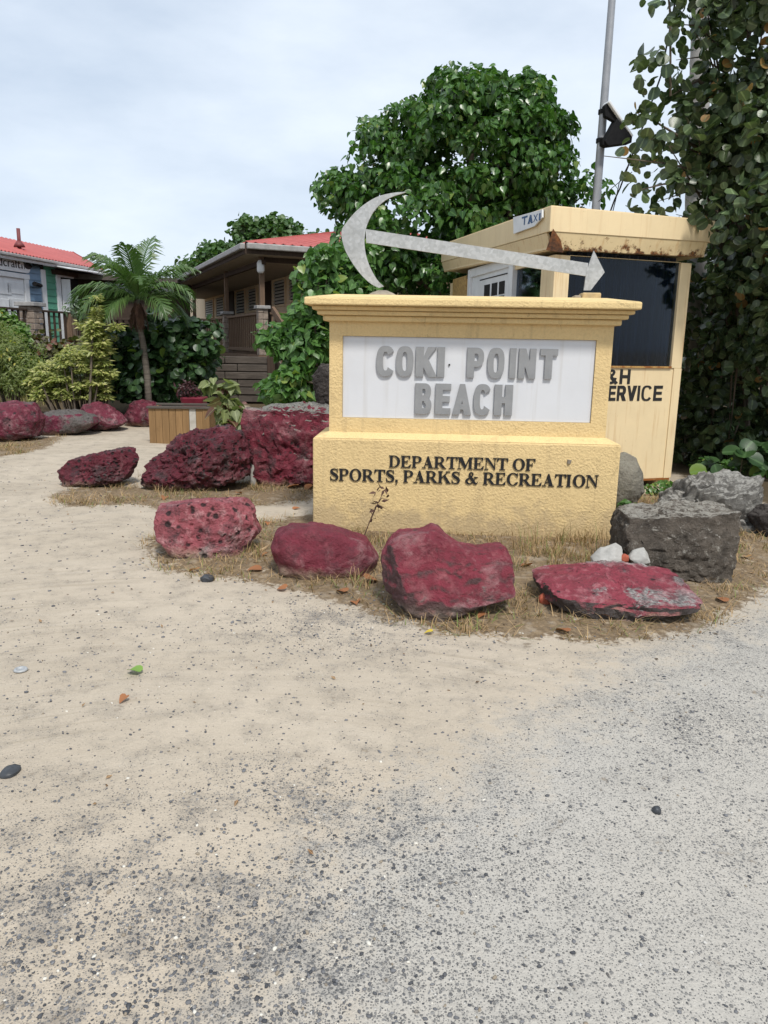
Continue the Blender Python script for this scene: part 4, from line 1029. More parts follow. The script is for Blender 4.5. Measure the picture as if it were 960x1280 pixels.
# ------------------------------------------------------------------ leaves
def tpl_heart():
    V = np.array([(0, 0, 0), (.36, .16, .10), (.46, .42, .10), (.27, .76, .04), (0, 1.0, -.06), (-.27, .76, .04), (-.46, .42, .10), (-.36, .16, .10)])
    return V, np.array([(0, 1, 2, 3), (0, 3, 4, 4), (0, 4, 4, 5), (0, 5, 6, 7)])
def tpl(kind):
    if kind == 'heart':  # x across, y along, z normal; folded on the midrib
        H = [(.22, -.05, .05), (.42, .13, .10), (.44, .38, .09), (.24, .74, .02)]
        V = [(0, .05, 0)] + H + [(0, 1.06, -.12), (0, .45, 0)] + [(-x, y, z) for x, y, z in H]
        F = [(0, 1, 2, 3, 6), (6, 3, 4, 5, 5), (0, 6, 9, 8, 7), (6, 5, 10, 9, 9)]
    elif kind == 'round':
        H = [(.27, .02, .07), (.46, .24, .14), (.53, .5, .16), (.46, .78, .12), (.26, .96, .03)]
        V = [(0, .04, 0)] + H + [(0, 1.0, -.02), (0, .5, 0)] + [(-x, y, z) for x, y, z in H]
        F = [(0, 1, 2, 3, 7), (7, 3, 4, 5, 6), (0, 7, 10, 9, 8), (7, 6, 12, 11, 10)]
    elif kind == 'lance':
        V = [(0, 0, 0), (.13, .35, .03), (0, 1, -.12), (-.13, .35, .03)]
        F = [(0, 1, 2, 3)]
    V = np.array(V, float); V[:, 1] -= 0.0
    F = np.array([f for f in F]); return V, F
def leaf_xf(C, N, Dr, size):
    N = N / (np.linalg.norm(N, axis=1)[:, None] + 1e-9)
    Dr = Dr - N * np.sum(N * Dr, 1)[:, None]; Dr = Dr / (np.linalg.norm(Dr, axis=1)[:, None] + 1e-9)
    X = np.cross(Dr, N)
    return X, Dr, N
def leaf_mesh(name, kind, C, N, Dr, size, mat, parent, asp=1.0, mkind='stuff'):
    X, Y, Z = leaf_xf(C, N, Dr, size)
    V, F = tpl(kind)
    W_ = C[:, None, :] + size[:, None, None] * (V[None, :, 0:1] * asp * X[:, None, :] + V[None, :, 1:2] * Y[:, None, :] + V[None, :, 2:3] * Z[:, None, :])
    n, k = len(C), len(V)
    tris = []
    for f in F:
        f = list(dict.fromkeys(f)); tris += [(f[0], f[i], f[i + 1]) for i in range(1, len(f) - 1)]
    tris = np.array(tris)
    FF = (tris[None] + (np.arange(n) * k)[:, None, None]).reshape(-1, 3)
    o = npmesh(name, W_.reshape(-1, 3), FF, mat, parent, True, mkind)
    at_ = o.data.attributes.new('rib', 'FLOAT', 'POINT'); at_.data.foreach_set('value', np.tile((np.abs(V[:, 0]) < .01).astype(np.float32), n))
    return o
LEAFM = {}
def leaf_parts(kind, C, N, Dr, size, mat, parent, asp=1.0):
    key = (kind, mat.name, asp)
    if key not in LEAFM:
        V, F = tpl(kind); me = bpy.data.meshes.new('leaf'); V = V.copy(); V[:, 0] *= asp
        me.from_pydata([tuple(v) for v in V], [], [tuple(dict.fromkeys(f)) for f in F.tolist()]); me.materials.append(mat); me.shade_smooth(); LEAFM[key] = me
        at_ = me.attributes.new('rib', 'FLOAT', 'POINT'); at_.data.foreach_set('value', (np.abs(V[:, 0]) < .01).astype(np.float32))
    X, Y, Z = leaf_xf(C, N, Dr, size); o0 = np.array(wloc(parent))
    for i in range(len(C)):
        o = bpy.data.objects.new('leaf', LEAFM[key]); COL.objects.link(o); o.parent = parent
        m = Matrix(np.column_stack([X[i], Y[i], Z[i]]).tolist()).to_4x4() @ Matrix.Scale(float(size[i]), 4)
        m.translation = Vector(C[i] - o0); o.matrix_local = m
def unit(n):
    v = rng.normal(size=(n, 3)); return v / np.linalg.norm(v, axis=1)[:, None]
def blob_leaves(blobs, nclump, nleaf, size, clump_r, droop=.6, upn=.8, surf=.6, jit=.5):
    """leaf clumps over ellipsoid blobs: [(centre, (rx, ry, rz), weight)]; returns C, N, D, S and the clump centres"""
    Cs, Ns, Ds, Ss, TT = [], [], [], [], []
    w = np.array([b_[2] for b_ in blobs], float); w /= w.sum()
    cnt = (w * nclump).astype(int) + 1
    for (c, r, _), k in zip(blobs, cnt):
        u = unit(k); rr = surf + (1 - surf) * rng.random(k) ** .7
        rr = rr * (1 + rng.normal(0, .10, k))
        cc = np.array(c) + u * rr[:, None] * np.array(r)
        TT.append(cc)
        n = rng.poisson(nleaf, k) + 1
        id_ = np.repeat(np.arange(k), n); m = len(id_)
        vv = unit(m) + u[id_] * .55 + np.array([0, -.12, .3]); vv /= np.linalg.norm(vv, axis=1)[:, None]
        cr = clump_r * rng.uniform(.55, 1.4, k)
        off = vv * (cr[id_] * (.35 + .65 * rng.random(m) ** .4))[:, None] * np.array([1, 1, .8])
        p = cc[id_] + off
        out = vv
        N = out * .7 + np.array([0, -.15, upn]) + rng.normal(0, jit, (m, 3))
        Dr = out * .6 + np.array([0, 0, -droop]) + rng.normal(0, .5, (m, 3))
        Cs.append(p); Ns.append(N); Ds.append(Dr); Ss.append(size * rng.uniform(.65, 1.25, m))
    return np.concatenate(Cs), np.concatenate(Ns), np.concatenate(Ds), np.concatenate(Ss), np.concatenate(TT)
def pblob(x, y, rx, ry, d, rd, w=None):
    c = P(x, y, d); s_ = d / FPX
    return (c, (rx * s_, rd, ry * s_), w if w else rx * ry)
CAMV = np.array([0, 0, CAM_H])
def project(C):
    v = (np.asarray(C) - CAMV) @ np.array(CM); return 480 + FPX * v[:, 0] / -v[:, 2], 640 - FPX * v[:, 1] / -v[:, 2]
def split_leaves(kind, data, mat, parent, nparts, asp=1.0, name='foliage', seen=None):
    C, N, Dr, Sz = data[:4]
    if nparts:
        x, y = project(C); dist = np.linalg.norm(C - CAMV, axis=1)
        ok = (x > 5) & (x < 955) & (y > 5) & (y < 1270)
        if seen is not None: ok &= seen(x, y)
        score = np.where(ok, dist - 3 * Sz, 1e6); order = np.argsort(score); pick = order[:nparts]
        pick = pick[score[pick] < 1e5]
        mask = np.ones(len(C), bool); mask[pick] = False
        leaf_parts(kind, C[pick], N[pick], Dr[pick], Sz[pick], mat, parent, asp)
        C, N, Dr, Sz = C[mask], N[mask], Dr[mask], Sz[mask]
    return leaf_mesh(name, kind, C, N, Dr, Sz, mat, parent, asp)
def limbs(parent, root, targets, r0, name='branch', mat=None, mid=.5, sag=.1, nmax=12, trunk_top=None):
    """a tapered trunk and limbs reaching for some of the clump centres"""
    mat = mat or M['bark']; root = Vector(root); top = Vector(trunk_top)
    b = MB(); pts = [root + (top - root) * t + Vector((math.sin(t * 5) * .06, math.cos(t * 4) * .05, 0)) * (t > 0) for t in (0, .25, .5, .75, 1)]
    b.tube([root - Vector((0, 0, .3))] + pts, [r0 * 1.3, r0 * 1.15, r0, r0 * .9, r0 * .8, r0 * .7], 9); b.build('trunk', mat, parent, smooth=True)
    b = MB()
    sel = rng.choice(len(targets), min(nmax, len(targets)), replace=False)
    for k in sel:
        t = Vector(targets[k]); s = pts[random.choice((2, 3, 4, 4))]
        m = s.lerp(t, .5) + Vector((random.uniform(-.2, .2), random.uniform(-.2, .2), sag * (t - s).length))
        b.tube([s, s.lerp(m, .5) + Vector((0, 0, .03)), m, t], [r0 * .5, r0 * .38, r0 * .25, r0 * .06], 6)
    b.build(name, mat, parent, smooth=True)

# big tree behind the sign
TD = 13.6
bl = [pblob(588, 185, 105, 85, TD, 1.3), pblob(590, 125, 62, 38, TD, .9), pblob(645, 140, 48, 42, TD + .2, .9), pblob(520, 165, 55, 50, TD, .9), pblob(478, 205, 38, 36, TD, .7),
      pblob(440, 238, 32, 26, TD, .6), pblob(665, 215, 55, 70, TD, 1.0), pblob(718, 238, 28, 28, TD + .4, .7), pblob(540, 270, 100, 75, TD - .2, 1.3), pblob(470, 300, 55, 60, TD - .6, .8), pblob(620, 290, 90, 60, TD + .4, 1.0), pblob(560, 345, 130, 50, TD - .2, 1.0),
      pblob(562, 100, 18, 18, TD, .4, 1100), pblob(597, 97, 18, 16, TD, .4, 1100), pblob(655, 110, 20, 18, TD, .4, 1200), pblob(690, 165, 22, 24, TD, .5, 1200), pblob(425, 228, 18, 14, TD, .3, 800), pblob(470, 165, 22, 20, TD, .4, 900)]
tree = thing('broadleaf_tree', 'large dark green heart leaved tree rising behind the sign wall and the booth', 'tree', P(585, 500, TD) * 1.0)
tree.location.z = gz(tree.location.x, TD)
s0_ = TD / FPX
bl = [(c + Vector((0, 0, -9 * s0_)), (max(r[0] - 17 * s0_, 7 * s0_), r[1], max(r[2] - 15 * s0_, 7 * s0_)), w) for c, r, w in bl]
dat = blob_leaves(bl, 430, 54, .112, .34, 1.1, .35, .62, .7)
split_leaves('heart', dat, L['tree'], tree, 300, 1.0, 'crown', lambda x, y: (y < 360))
limbs(tree, tree.location, dat[4], .17, nmax=22, trunk_top=P(590, 330, TD))
# second, small leaved tree behind the beige house
FD = 34
bl = [pblob(355, 290, 38, 24, FD, 1.4), pblob(318, 300, 24, 24, FD, 1.2), pblob(290, 315, 32, 22, FD, 1.2), pblob(262, 328, 26, 22, FD, 1.2), pblob(395, 300, 25, 18, FD, 1.2), pblob(340, 275, 14, 9, FD, .8, 400), pblob(310, 272, 10, 9, FD, .6, 300), pblob(300, 340, 60, 20, FD, 1.4), pblob(265, 306, 12, 8, FD, .6, 200), pblob(240, 325, 12, 10, FD, .6, 200)]
t2 = thing('broadleaf_tree', 'distant green tree showing above the roof of the beige house', 'tree', (P(320, 400, FD).x, FD, gz(-6, FD)))
s1_ = FD / FPX
bl = [(c + Vector((0, 0, -13 * s1_)), (max(r[0] - 9 * s1_, 5 * s1_), r[1], max(r[2] - 9 * s1_, 5 * s1_)), w) for c, r, w in bl]
dat = blob_leaves(bl, 420, 28, .19, .5, .5, .5, .5, .7)
leaf_mesh('crown', 'round', *dat[:4], L['fartree'], t2)
limbs(t2, t2.location, dat[4], .2, nmax=16, trunk_top=P(320, 330, FD))

# sea grape at the right
SD = 9.3
bl = [pblob(955, 60, 54, 90, SD - .6, .7), pblob(932, 165, 46, 60, SD - .7, .7), pblob(955, 230, 70, 90, SD - .8, .8), pblob(985, 120, 70, 130, SD - .6, .8), pblob(945, 330, 40, 80, SD + .4, .5), pblob(985, 380, 70, 110, SD - .3, .8), pblob(918, 450, 50, 90, SD + 1.1, .5, 2600), pblob(970, 520, 70, 80, SD + .7, .6, 3000), pblob(905, 560, 45, 40, SD + 1.1, .5, 1600), pblob(945, 575, 40, 25, SD + .4, .4, 1200), pblob(880, 585, 22, 18, SD + .9, .3, 500), pblob(878, 400, 20, 70, SD + .9, .3, 1500), pblob(950, 450, 60, 60, SD + .5, .3, 2600), pblob(930, 540, 55, 40, SD + .4, .3, 1900), pblob(872, 520, 20, 60, SD + .9, .3, 1100), pblob(860, 500, 30, 110, SD + 1.6, .5, 1800),
      pblob(882, 20, 16, 40, SD - .6, .4, 900), pblob(838, 55, 9, 45, SD - .6, .15, 330), pblob(872, 105, 16, 36, SD - .6, .3, 420), pblob(858, 190, 24, 30, SD - .6, .35, 700), pblob(812, 160, 20, 14, SD - .6, .15, 230), pblob(838, 238, 24, 18, SD - .5, .25, 420), pblob(798, 238, 12, 12, SD - .5, .12, 130), pblob(885, 262, 24, 22, SD + 1.6, .3, 600), pblob(1060, 300, 90, 300, SD - .5, .9, 14000), pblob(930, -60, 90, 60, SD - .5, .7, 3500), pblob(870, 330, 30, 60, SD + 1.5, .5, 1600)]
grape = thing('sea_grape_tree', 'tall sea grape with round leathery leaves beside the booth at the right edge', 'tree', (P(925, 600, SD).x, SD, 0))
dat = blob_leaves(bl, 330, 36, .106, .30, .5, .2, .5, .95)
split_leaves('round', dat, L['grape'], grape, 300, 1.05, 'foliage')
limbs(grape, P(930, 585, SD + 1.0), dat[4], .07, nmax=30, trunk_top=P(915, 330, SD + .5))
b = MB()
for k in range(3):
    x0 = 884 + k * 36; p0 = P(x0 + 10, 590, SD + 1.5); b.tube([p0, P(x0, 450, SD + 1.3), P(x0 + 12, 330, SD + .8), P(x0 - 8, 230, SD)], [.035, .03, .025, .015], 7)
b.tube([P(905, 130, SD - .3), P(873, 100, SD - .5), P(838, 120, SD - .6), P(838, 20, SD - .6), P(834, -20, SD - .6)], [.03, .02, .012, .012, .008], 6)
b.tube([P(880, 190, SD - .4), P(840, 165, SD - .6), P(800, 140, SD - .6)], [.02, .012, .006], 6)
b.tube([P(890, 220, SD - .4), P(840, 205, SD - .6), P(755, 195, SD - .7)], [.015, .008, .004], 6)
b.tube([P(890, 230, SD - .4), P(830, 230, SD - .6), P(790, 240, SD - .6)], [.02, .01, .005], 6)
for (x0, y0, x1, y1) in ((900, 60, 842, 30), (905, 90, 845, 75), (900, 130, 848, 112), (890, 200, 828, 182), (900, 245, 822, 252), (895, 265, 845, 268), (880, 180, 806, 175), (905, 20, 860, -20), (900, 110, 868, 40)):
    a_, e_ = P(x0, y0, SD - .3), P(x1, y1, SD - .6); m_ = a_.lerp(e_, .5) + Vector((0, 0, random.uniform(-.08, .12))); b.tube([a_, m_, e_], [.012, .008, .003], 5)
b.build('stem', M['bark'], grape, smooth=True)
# a dense thicket far behind it, leaves coloured dark as shade, so no daylight shows low down
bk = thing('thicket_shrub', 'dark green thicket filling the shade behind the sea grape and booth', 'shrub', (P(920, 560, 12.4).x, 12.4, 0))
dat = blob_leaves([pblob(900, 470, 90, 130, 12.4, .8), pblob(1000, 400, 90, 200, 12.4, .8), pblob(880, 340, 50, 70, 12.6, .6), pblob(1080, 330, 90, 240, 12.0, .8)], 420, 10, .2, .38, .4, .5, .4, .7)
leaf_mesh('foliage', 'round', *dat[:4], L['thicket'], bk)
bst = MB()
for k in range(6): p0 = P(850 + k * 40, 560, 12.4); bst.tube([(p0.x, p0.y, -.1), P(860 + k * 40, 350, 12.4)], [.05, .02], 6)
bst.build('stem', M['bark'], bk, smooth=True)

# vine like shrub left of the sign
VD = 11.0
vs_ = thing('sea_grape_shrub', 'bright green broad leaved shrub spilling out between the beige house and the sign wall', 'shrub', (P(395, 520, VD).x, VD, 0))
bl = [pblob(408, 350, 24, 40, VD, .4), pblob(412, 338, 16, 18, VD + .3, .3), pblob(440, 330, 20, 26, VD + .6, .4), pblob(385, 395, 16, 22, VD, .35), pblob(362, 432, 16, 16, VD - .1, .3), pblob(392, 440, 22, 45, VD, .45), pblob(375, 475, 22, 18, VD - .2, .35), pblob(362, 490, 16, 8, VD - .3, .25, 400), pblob(430, 380, 28, 60, VD + .5, .5), pblob(345, 425, 8, 8, VD - .1, .15, 120)]
dat = blob_leaves(bl, 210, 21, .112, .2, .7, .4, .45, .8)
split_leaves('heart', dat, L['vine'], vs_, 250, 1.1, 'foliage', lambda x, y: (x < 411))
limbs(vs_, vs_.location, dat[4], .05, nmax=18, trunk_top=P(395, 420, VD))

# hedges, shrubs on the left
def shrub(name, label, cat, blobs, nc, nl, size, cr, mat, kind='round', droop=.4, upn=.7, asp=1.0, nparts=0, stemr=.025, d=None, jit=.6, nst=10, group=None):
    c = blobs[0][0]; zg = gz(c.x, c.y)
    t = thing(name, label, cat, (c.x, c.y, zg), group)
    dat = blob_leaves(blobs, nc, nl, size, cr, droop, upn, .45, jit)
    split_leaves(kind, dat, mat, t, nparts, asp)
    b = MB()
    for k in rng.choice(len(dat[4]), min(nst, len(dat[4])), replace=False):
        p = Vector(dat[4][k]); r0 = Vector((c.x + (p.x - c.x) * .35, c.y + (p.y - c.y) * .3, zg - .1)); b.tube([r0, r0.lerp(p, .5) + Vector((0, 0, .05)), p], [stemr, stemr * .7, stemr * .3], 5)
    b.build('stem', M['bark'], t, smooth=True)
    return t
shrub('hedge', 'dark glossy round leaved hedge right of the palm trunk below the deck rail', 'hedge', [pblob(215, 450, 42, 40, 14.8, .6), pblob(235, 430, 28, 22, 14.8, .5), pblob(160, 455, 30, 38, 14.9, .5), pblob(195, 425, 30, 20, 15, .5), pblob(190, 475, 60, 20, 14.7, .5)], 260, 16, .14, .28, L['hedge'], 'round', nparts=60, nst=14)
shrub('hedge', 'bronze and green sea grape hedge running below the blue shop rail', 'hedge', [pblob(60, 450, 50, 24, 17, .6), pblob(110, 445, 35, 22, 17.2, .5), pblob(20, 450, 45, 26, 17, .6), pblob(90, 470, 60, 20, 16.6, .6), pblob(-40, 440, 50, 40, 17, .6)], 300, 14, .12, .26, L['bronze'], 'round', nst=14)
shrub('shrub', 'light green fine leaved shrub at the left edge behind the boulders', 'shrub', [pblob(14, 455, 34, 32, 14.0, .55), pblob(2, 428, 24, 16, 14.2, .4), pblob(36, 472, 26, 20, 13.8, .45), pblob(-30, 450, 40, 40, 14, .6)], 330, 42, .075, .22, L['light'], 'lance', .3, .5, 1.6, 0)
def croton():
    d = 13.4; c = P(105, 490, d); zg = gz(c.x, d)
    t = thing('variegated_shrub', 'yellow green variegated shrub with one tall spire and a low spreading mound', 'shrub', (c.x, d, zg))
    cl = [(116, 378, 9), (118, 392, 11), (119, 406, 12), (120, 420, 13), (121, 435, 14), (119, 450, 15), (121, 465, 13), (122, 480, 10), (146, 410, 11), (139, 424, 10), (134, 440, 10), (130, 455, 10), (105, 410, 9), (100, 405, 8), (110, 425, 9)]
    for k in range(84): cl.append((random.gauss(120, 3 + min(k, 50) * .08), 372 + k * 1.42, 7 + min(k, 30) * .12))
    for _ in range(190):
        a = random.random(); x = 38 + 96 * a; cl.append((x, 490 - (14 + 52 * (a ** .8)) * random.random() * (1.25 if a < .85 else .8), random.uniform(6, 10)))
    for _ in range(60): cl.append((random.uniform(45, 138), random.uniform(484, 500), random.uniform(7, 10)))
    Cs, Ns, Ds, Ss = [], [], [], []
    st = MB()
    for x, y, r in cl:
        p = np.array(P(x, y, d + random.uniform(-.4, .4))); rr = r / FPX * d; n = 60
        u = unit(n); u[:, 2] = u[:, 2] * .6 + .25
        Cs.append(p + u * rr * (.15 + .5 * rng.random(n))[:, None]); Ds.append(u + np.array([0, 0, -.1])); Ns.append(np.cross(u, unit(n)) * .5 + np.array([0, -.2, .8])); Ss.append(rr * rng.uniform(.45, .95, n))
        if random.random() < .12: st.tube([Vector((c.x + (p[0] - c.x) * .5, p[1], zg - .1)), Vector(p)], [.02, .01], 5)
    leaf_mesh('foliage', 'lance', np.concatenate(Cs), np.concatenate(Ns), np.concatenate(Ds), np.concatenate(Ss), L['croton'], t, 1.5)
    st.build('stem', M['bark'], t)
croton()
shrub('weed_shrub', 'pale drooping leaved weed growing behind the planter and the maroon boulders', 'shrub', [pblob(280, 500, 12, 24, 10.9, .15), pblob(272, 482, 9, 10, 10.9, .12), pblob(292, 520, 14, 16, 10.8, .15), pblob(285, 535, 14, 10, 10.7, .15)], 34, 4, .17, .1, L['pale'], 'heart', 1.0, .5, .9, 60, .012, nst=6)
shrub('red_leaved_plant', 'dark red leaved plant in the red flower pot', 'plant', [pblob(240, 488, 11, 10, 12.6, .13)], 16, 8, .10, .12, L['redplant'], 'lance', .2, .6, 1.6, 0, .008, nst=5)
shrub('shrub', 'low green shrub at the foot of the wooden steps', 'shrub', [pblob(352, 488, 18, 10, 12.5, .3), pblob(378, 482, 16, 14, 12.3, .3)], 60, 7, .14, .15, L['vine'], 'heart', .4, .7, 1.1, 40, nst=6)
shrub('ground_cover', 'low green weeds under the sea grape at the foot of the booth', 'plant', [pblob(832, 612, 24, 6, 7.9, .2), pblob(790, 634, 10, 5, 6.9, .1), pblob(895, 590, 30, 10, 8.6, .3)], 90, 8, .045, .06, L['vine'], 'round', .2, .9, 1, 0, .004, nst=4)
shrub('ground_cover', 'small green creeping weed at the right road edge under the pale boulder', 'plant', [pblob(930, 708, 22, 8, 5.65, .12), pblob(950, 700, 16, 7, 5.8, .12)], 60, 9, .035, .05, L['vine'], 'lance', .2, .8, 2, 0, .003, nst=4)
shrub('low_shrub', 'big round leaved low shoot in the shade behind the pale grey boulder', 'shrub', [pblob(925, 575, 28, 14, 8.3, .2), pblob(900, 590, 14, 8, 8.3, .15)], 9, 4, .16, .14, L['hedge'], 'round', .1, .9, 1.05, 30, .01, nst=4)

# ------------------------------------------------------------------ palm
def palm():
    d = 14.0; zc = P(172, 374, d); base = P(186, 500, d); zg = gz(base.x, d)
    t = thing('palm_tree', 'small palm with arching fronds and a skirt of dead brown fronds between the two houses', 'palm tree', (base.x, d, zg))
    b = MB(); pts = [Vector((base.x, d, zg - .2)), P(184, 470, d), P(179, 430, d), P(173, 400, d), zc]
    b.tube(pts, [.068, .06, .055, .05, .045], 10); b.build('trunk', M['palm_trunk'], t, smooth=True)
    def frond(az, elev, ln, droop, mat, name, wid=.30, nl=44, seed=0):
        r_ = random.Random(seed)
        h = Vector((math.cos(az), math.sin(az), 0)); p = Vector(zc); e = elev; pts = [p.copy()]; N = 22
        for i in range(N):
            p = p + (h * math.cos(e) + Vector((0, 0, math.sin(e)))) * (ln / N); e -= droop / N * (0.4 + 1.4 * i / N); pts.append(p.copy())
        b = MB(); b.tube(pts, [.018 * (1 - i / (N + 4)) + .003 for i in range(N + 1)], 5)
        side = h.cross(Vector((0, 0, 1))).normalized()
        for k in range(nl):
            f = .10 + .88 * k / nl; x = f * N; i = int(x); q = pts[i].lerp(pts[min(i + 1, N)], x - i); tg = (pts[min(i + 1, N)] - pts[i]).normalized()
            up = side.cross(tg).normalized()
            w = wid * (math.sin(min(1, f * 1.15) * math.pi) ** .55 + .15) * r_.uniform(.85, 1.1)
            for sgn in (-1, 1):
                dr = (side * sgn * .75 + tg * .75 + up * r_.uniform(-.05, .28)).normalized()
                m = q + dr * w * .55; e_ = q + dr * w + Vector((0, 0, -.35 * w)) + Vector((0, 0, r_.uniform(-.05, .02)))
                wv = tg * .016
                b.add([q - wv * .6, q + wv * .6, m + wv, e_, m - wv], [(0, 1, 2, 4), (4, 2, 3)])
        return b.build(name, mat, t)
    specs = [(2.75, .95, 1.15, 1.1), (2.95, 1.15, 1.0, 1.3), (1.4, 1.3, 1.15, .9), (.15, .95, 1.05, 1.5), (-.2, .6, .95, 1.7), (3.3, .55, 1.05, 1.9), (-1.9, .9, 1.0, 1.5), (-1.2, .8, .95, 1.8), (.6, .45, .9, 1.8), (3.6, .2, .95, 1.7),
             (-2.4, .35, .95, 1.9), (-.75, .25, .9, 1.8), (.35, .05, .85, 1.6), (2.5, .6, 1.0, 1.7), (-1.6, 1.3, .9, 1.0), (3.0, .0, .9, 1.5), (4.3, .1, .85, 1.7), (1.0, .9, 1.0, 1.5)]
    for i, (a, e, l, dr) in enumerate(specs): frond(a, e, l * 1.28, dr * .92, L['palm'], 'frond', .40, 44, i)
    for i in range(5): frond(i * 1.25 + .3, -1.1 - .1 * (i % 3), .58, .5, M['dead_frond'], 'dead_frond', .12, 26, 50 + i)
palm()

# ------------------------------------------------------------------ grass and litter
def blades(name, polys, n, h, wdt, mat, lean=.6, zoff=0.0, flat=0.0, pw=None):
    P_, tot = [], 0
    areas = []
    for pl_ in polys:
        xs = [p[0] for p in pl_]; ys = [p[1] for p in pl_]; areas.append((max(xs) - min(xs)) * (max(ys) - min(ys)))
    for pl_, ar in zip(polys, areas):
        k = int(n * ar / sum(areas)); xs = [p[0] for p in pl_]; ys = [p[1] for p in pl_]
        X = rng.uniform(min(xs), max(xs), k * 2); Y = rng.uniform(min(ys), max(ys), k * 2)
        cl = np.array([mnoise.noise((x * 2.2, y * 2.2, 5.0)) + .8 * mnoise.noise((x * 8, y * 8, 2.0)) for x, y in zip(X, Y)])
        ok = (sd_poly(X, Y, pl_) > -.09 * rng.random(len(X))) & (cl > rng.uniform(-.2, .6, len(X)))
        P_.append(np.stack([X[ok], Y[ok]], 1)[:k])
    Q = np.concatenate(P_); m = len(Q)
    Z = gz0(Q[:, 0], Q[:, 1]) + zoff
    a = rng.uniform(0, 2 * math.pi, m); hh = h * rng.uniform(.3, 1.5, m)
    ln = lean * rng.uniform(.3, 1.5, m)
    up = np.where(rng.random(m) < flat, .12, 1.0)
    dx, dy = np.cos(a), np.sin(a); sx, sy = -dy, dx
    B0 = np.stack([Q[:, 0], Q[:, 1], Z - .01], 1)
    side = np.stack([sx, sy, 0 * sx], 1) * wdt
    mid = B0 + np.stack([dx * hh * ln * .35, dy * hh * ln * .35, hh * .6 * up], 1); tip = B0 + np.stack([dx * hh * ln, dy * hh * ln, hh * .9 * up + .006], 1)
    V = np.stack([B0 - side, B0 + side, mid + side * .7, mid - side * .7, tip], 1).reshape(-1, 3)
    base = (np.arange(m) * 5)[:, None]
    F = np.concatenate([base + np.array([[0, 1, 2]]), base + np.array([[0, 2, 3]]), base + np.array([[3, 2, 4]])])
    o = npmesh(name, V, F, mat, None, False, 'stuff')
    return o
tag(blades('dry_grass', [LIT1, LIT2, LIT3], 95000, .055, .0026, L['dry'], 1.6, 0, .55), 'short dry brown grass and litter round the boulders and sign wall', 'grass')
tuft = [gpoly([(640, 690), (670, 720), (800, 700), (770, 670)]), gpoly([(300, 700), (480, 745), (480, 720), (330, 690)]), gpoly([(430, 700), (480, 730), (500, 700), (470, 680)]), gpoly([(600, 700), (680, 740), (690, 700), (640, 690)]), gpoly([(480, 765), (640, 770), (640, 745), (500, 750)]),
        gpoly([(165, 600), (220, 640), (210, 600), (185, 590)])]
tag(blades('tall_dry_grass', tuft, 5200, .10, .0022, L['dry'], .7), 'taller dry grass tufts at the foot of the sign wall', 'grass')
tag(blades('wall_grass', [gpoly([(735, 684), (738, 698), (768, 700), (768, 690)]), gpoly([(640, 680), (645, 690), (735, 698), (735, 686)])], 300, .2, .0020, L['dry'], .55), 'tall wispy dry grass at the right corner of the sign wall', 'grass')
bgp = [gpoly([(-60, 535), (60, 520), (160, 512), (260, 510), (260, 492), (0, 494), (-60, 500)])]
tag(blades('green_grass', bgp, 16000, .24, .006, L['grass'], .6), 'long yellow green grass behind the boulders and under the palm', 'grass')
tag(blades('step_grass', [gpoly([(250, 512), (345, 512), (400, 520), (400, 497), (250, 496)])], 3000, .16, .005, L['grass'], .6), 'thin grass in front of the timber retaining wall', 'grass')
# dead weed standing in front of the sign
wd = thing('dead_weed', 'thin dry brown weed stalk standing against the left of the sign wall', 'plant', G(449, 686))
b = MB(); q0 = G(449, 686)
tp = P(481, 612, q0.y + .05); md = P(466, 642, q0.y + .02)
b.tube([q0, md, tp], [.005, .004, .002], 5)
for x, y in ((478, 622), (484, 624), (470, 630), (481, 634), (474, 642), (484, 637), (463, 652)):
    e = P(x, y, q0.y + .03); b.tube([md.lerp(tp, random.random()), e], [.003, .0015], 4)
b.build('stalk', M['dead_frond'], wd)
n_ = 26; Cw = np.array([md.lerp(tp, random.uniform(-.2, 1))[:] for _ in range(n_)]) + rng.normal(0, .025, (n_, 3))
leaf_mesh('dry_leaves', 'lance', Cw, unit(n_), unit(n_) + np.array([0, 0, -.4]), np.full(n_, .06), M['dead_frond'], wd, 1.6)
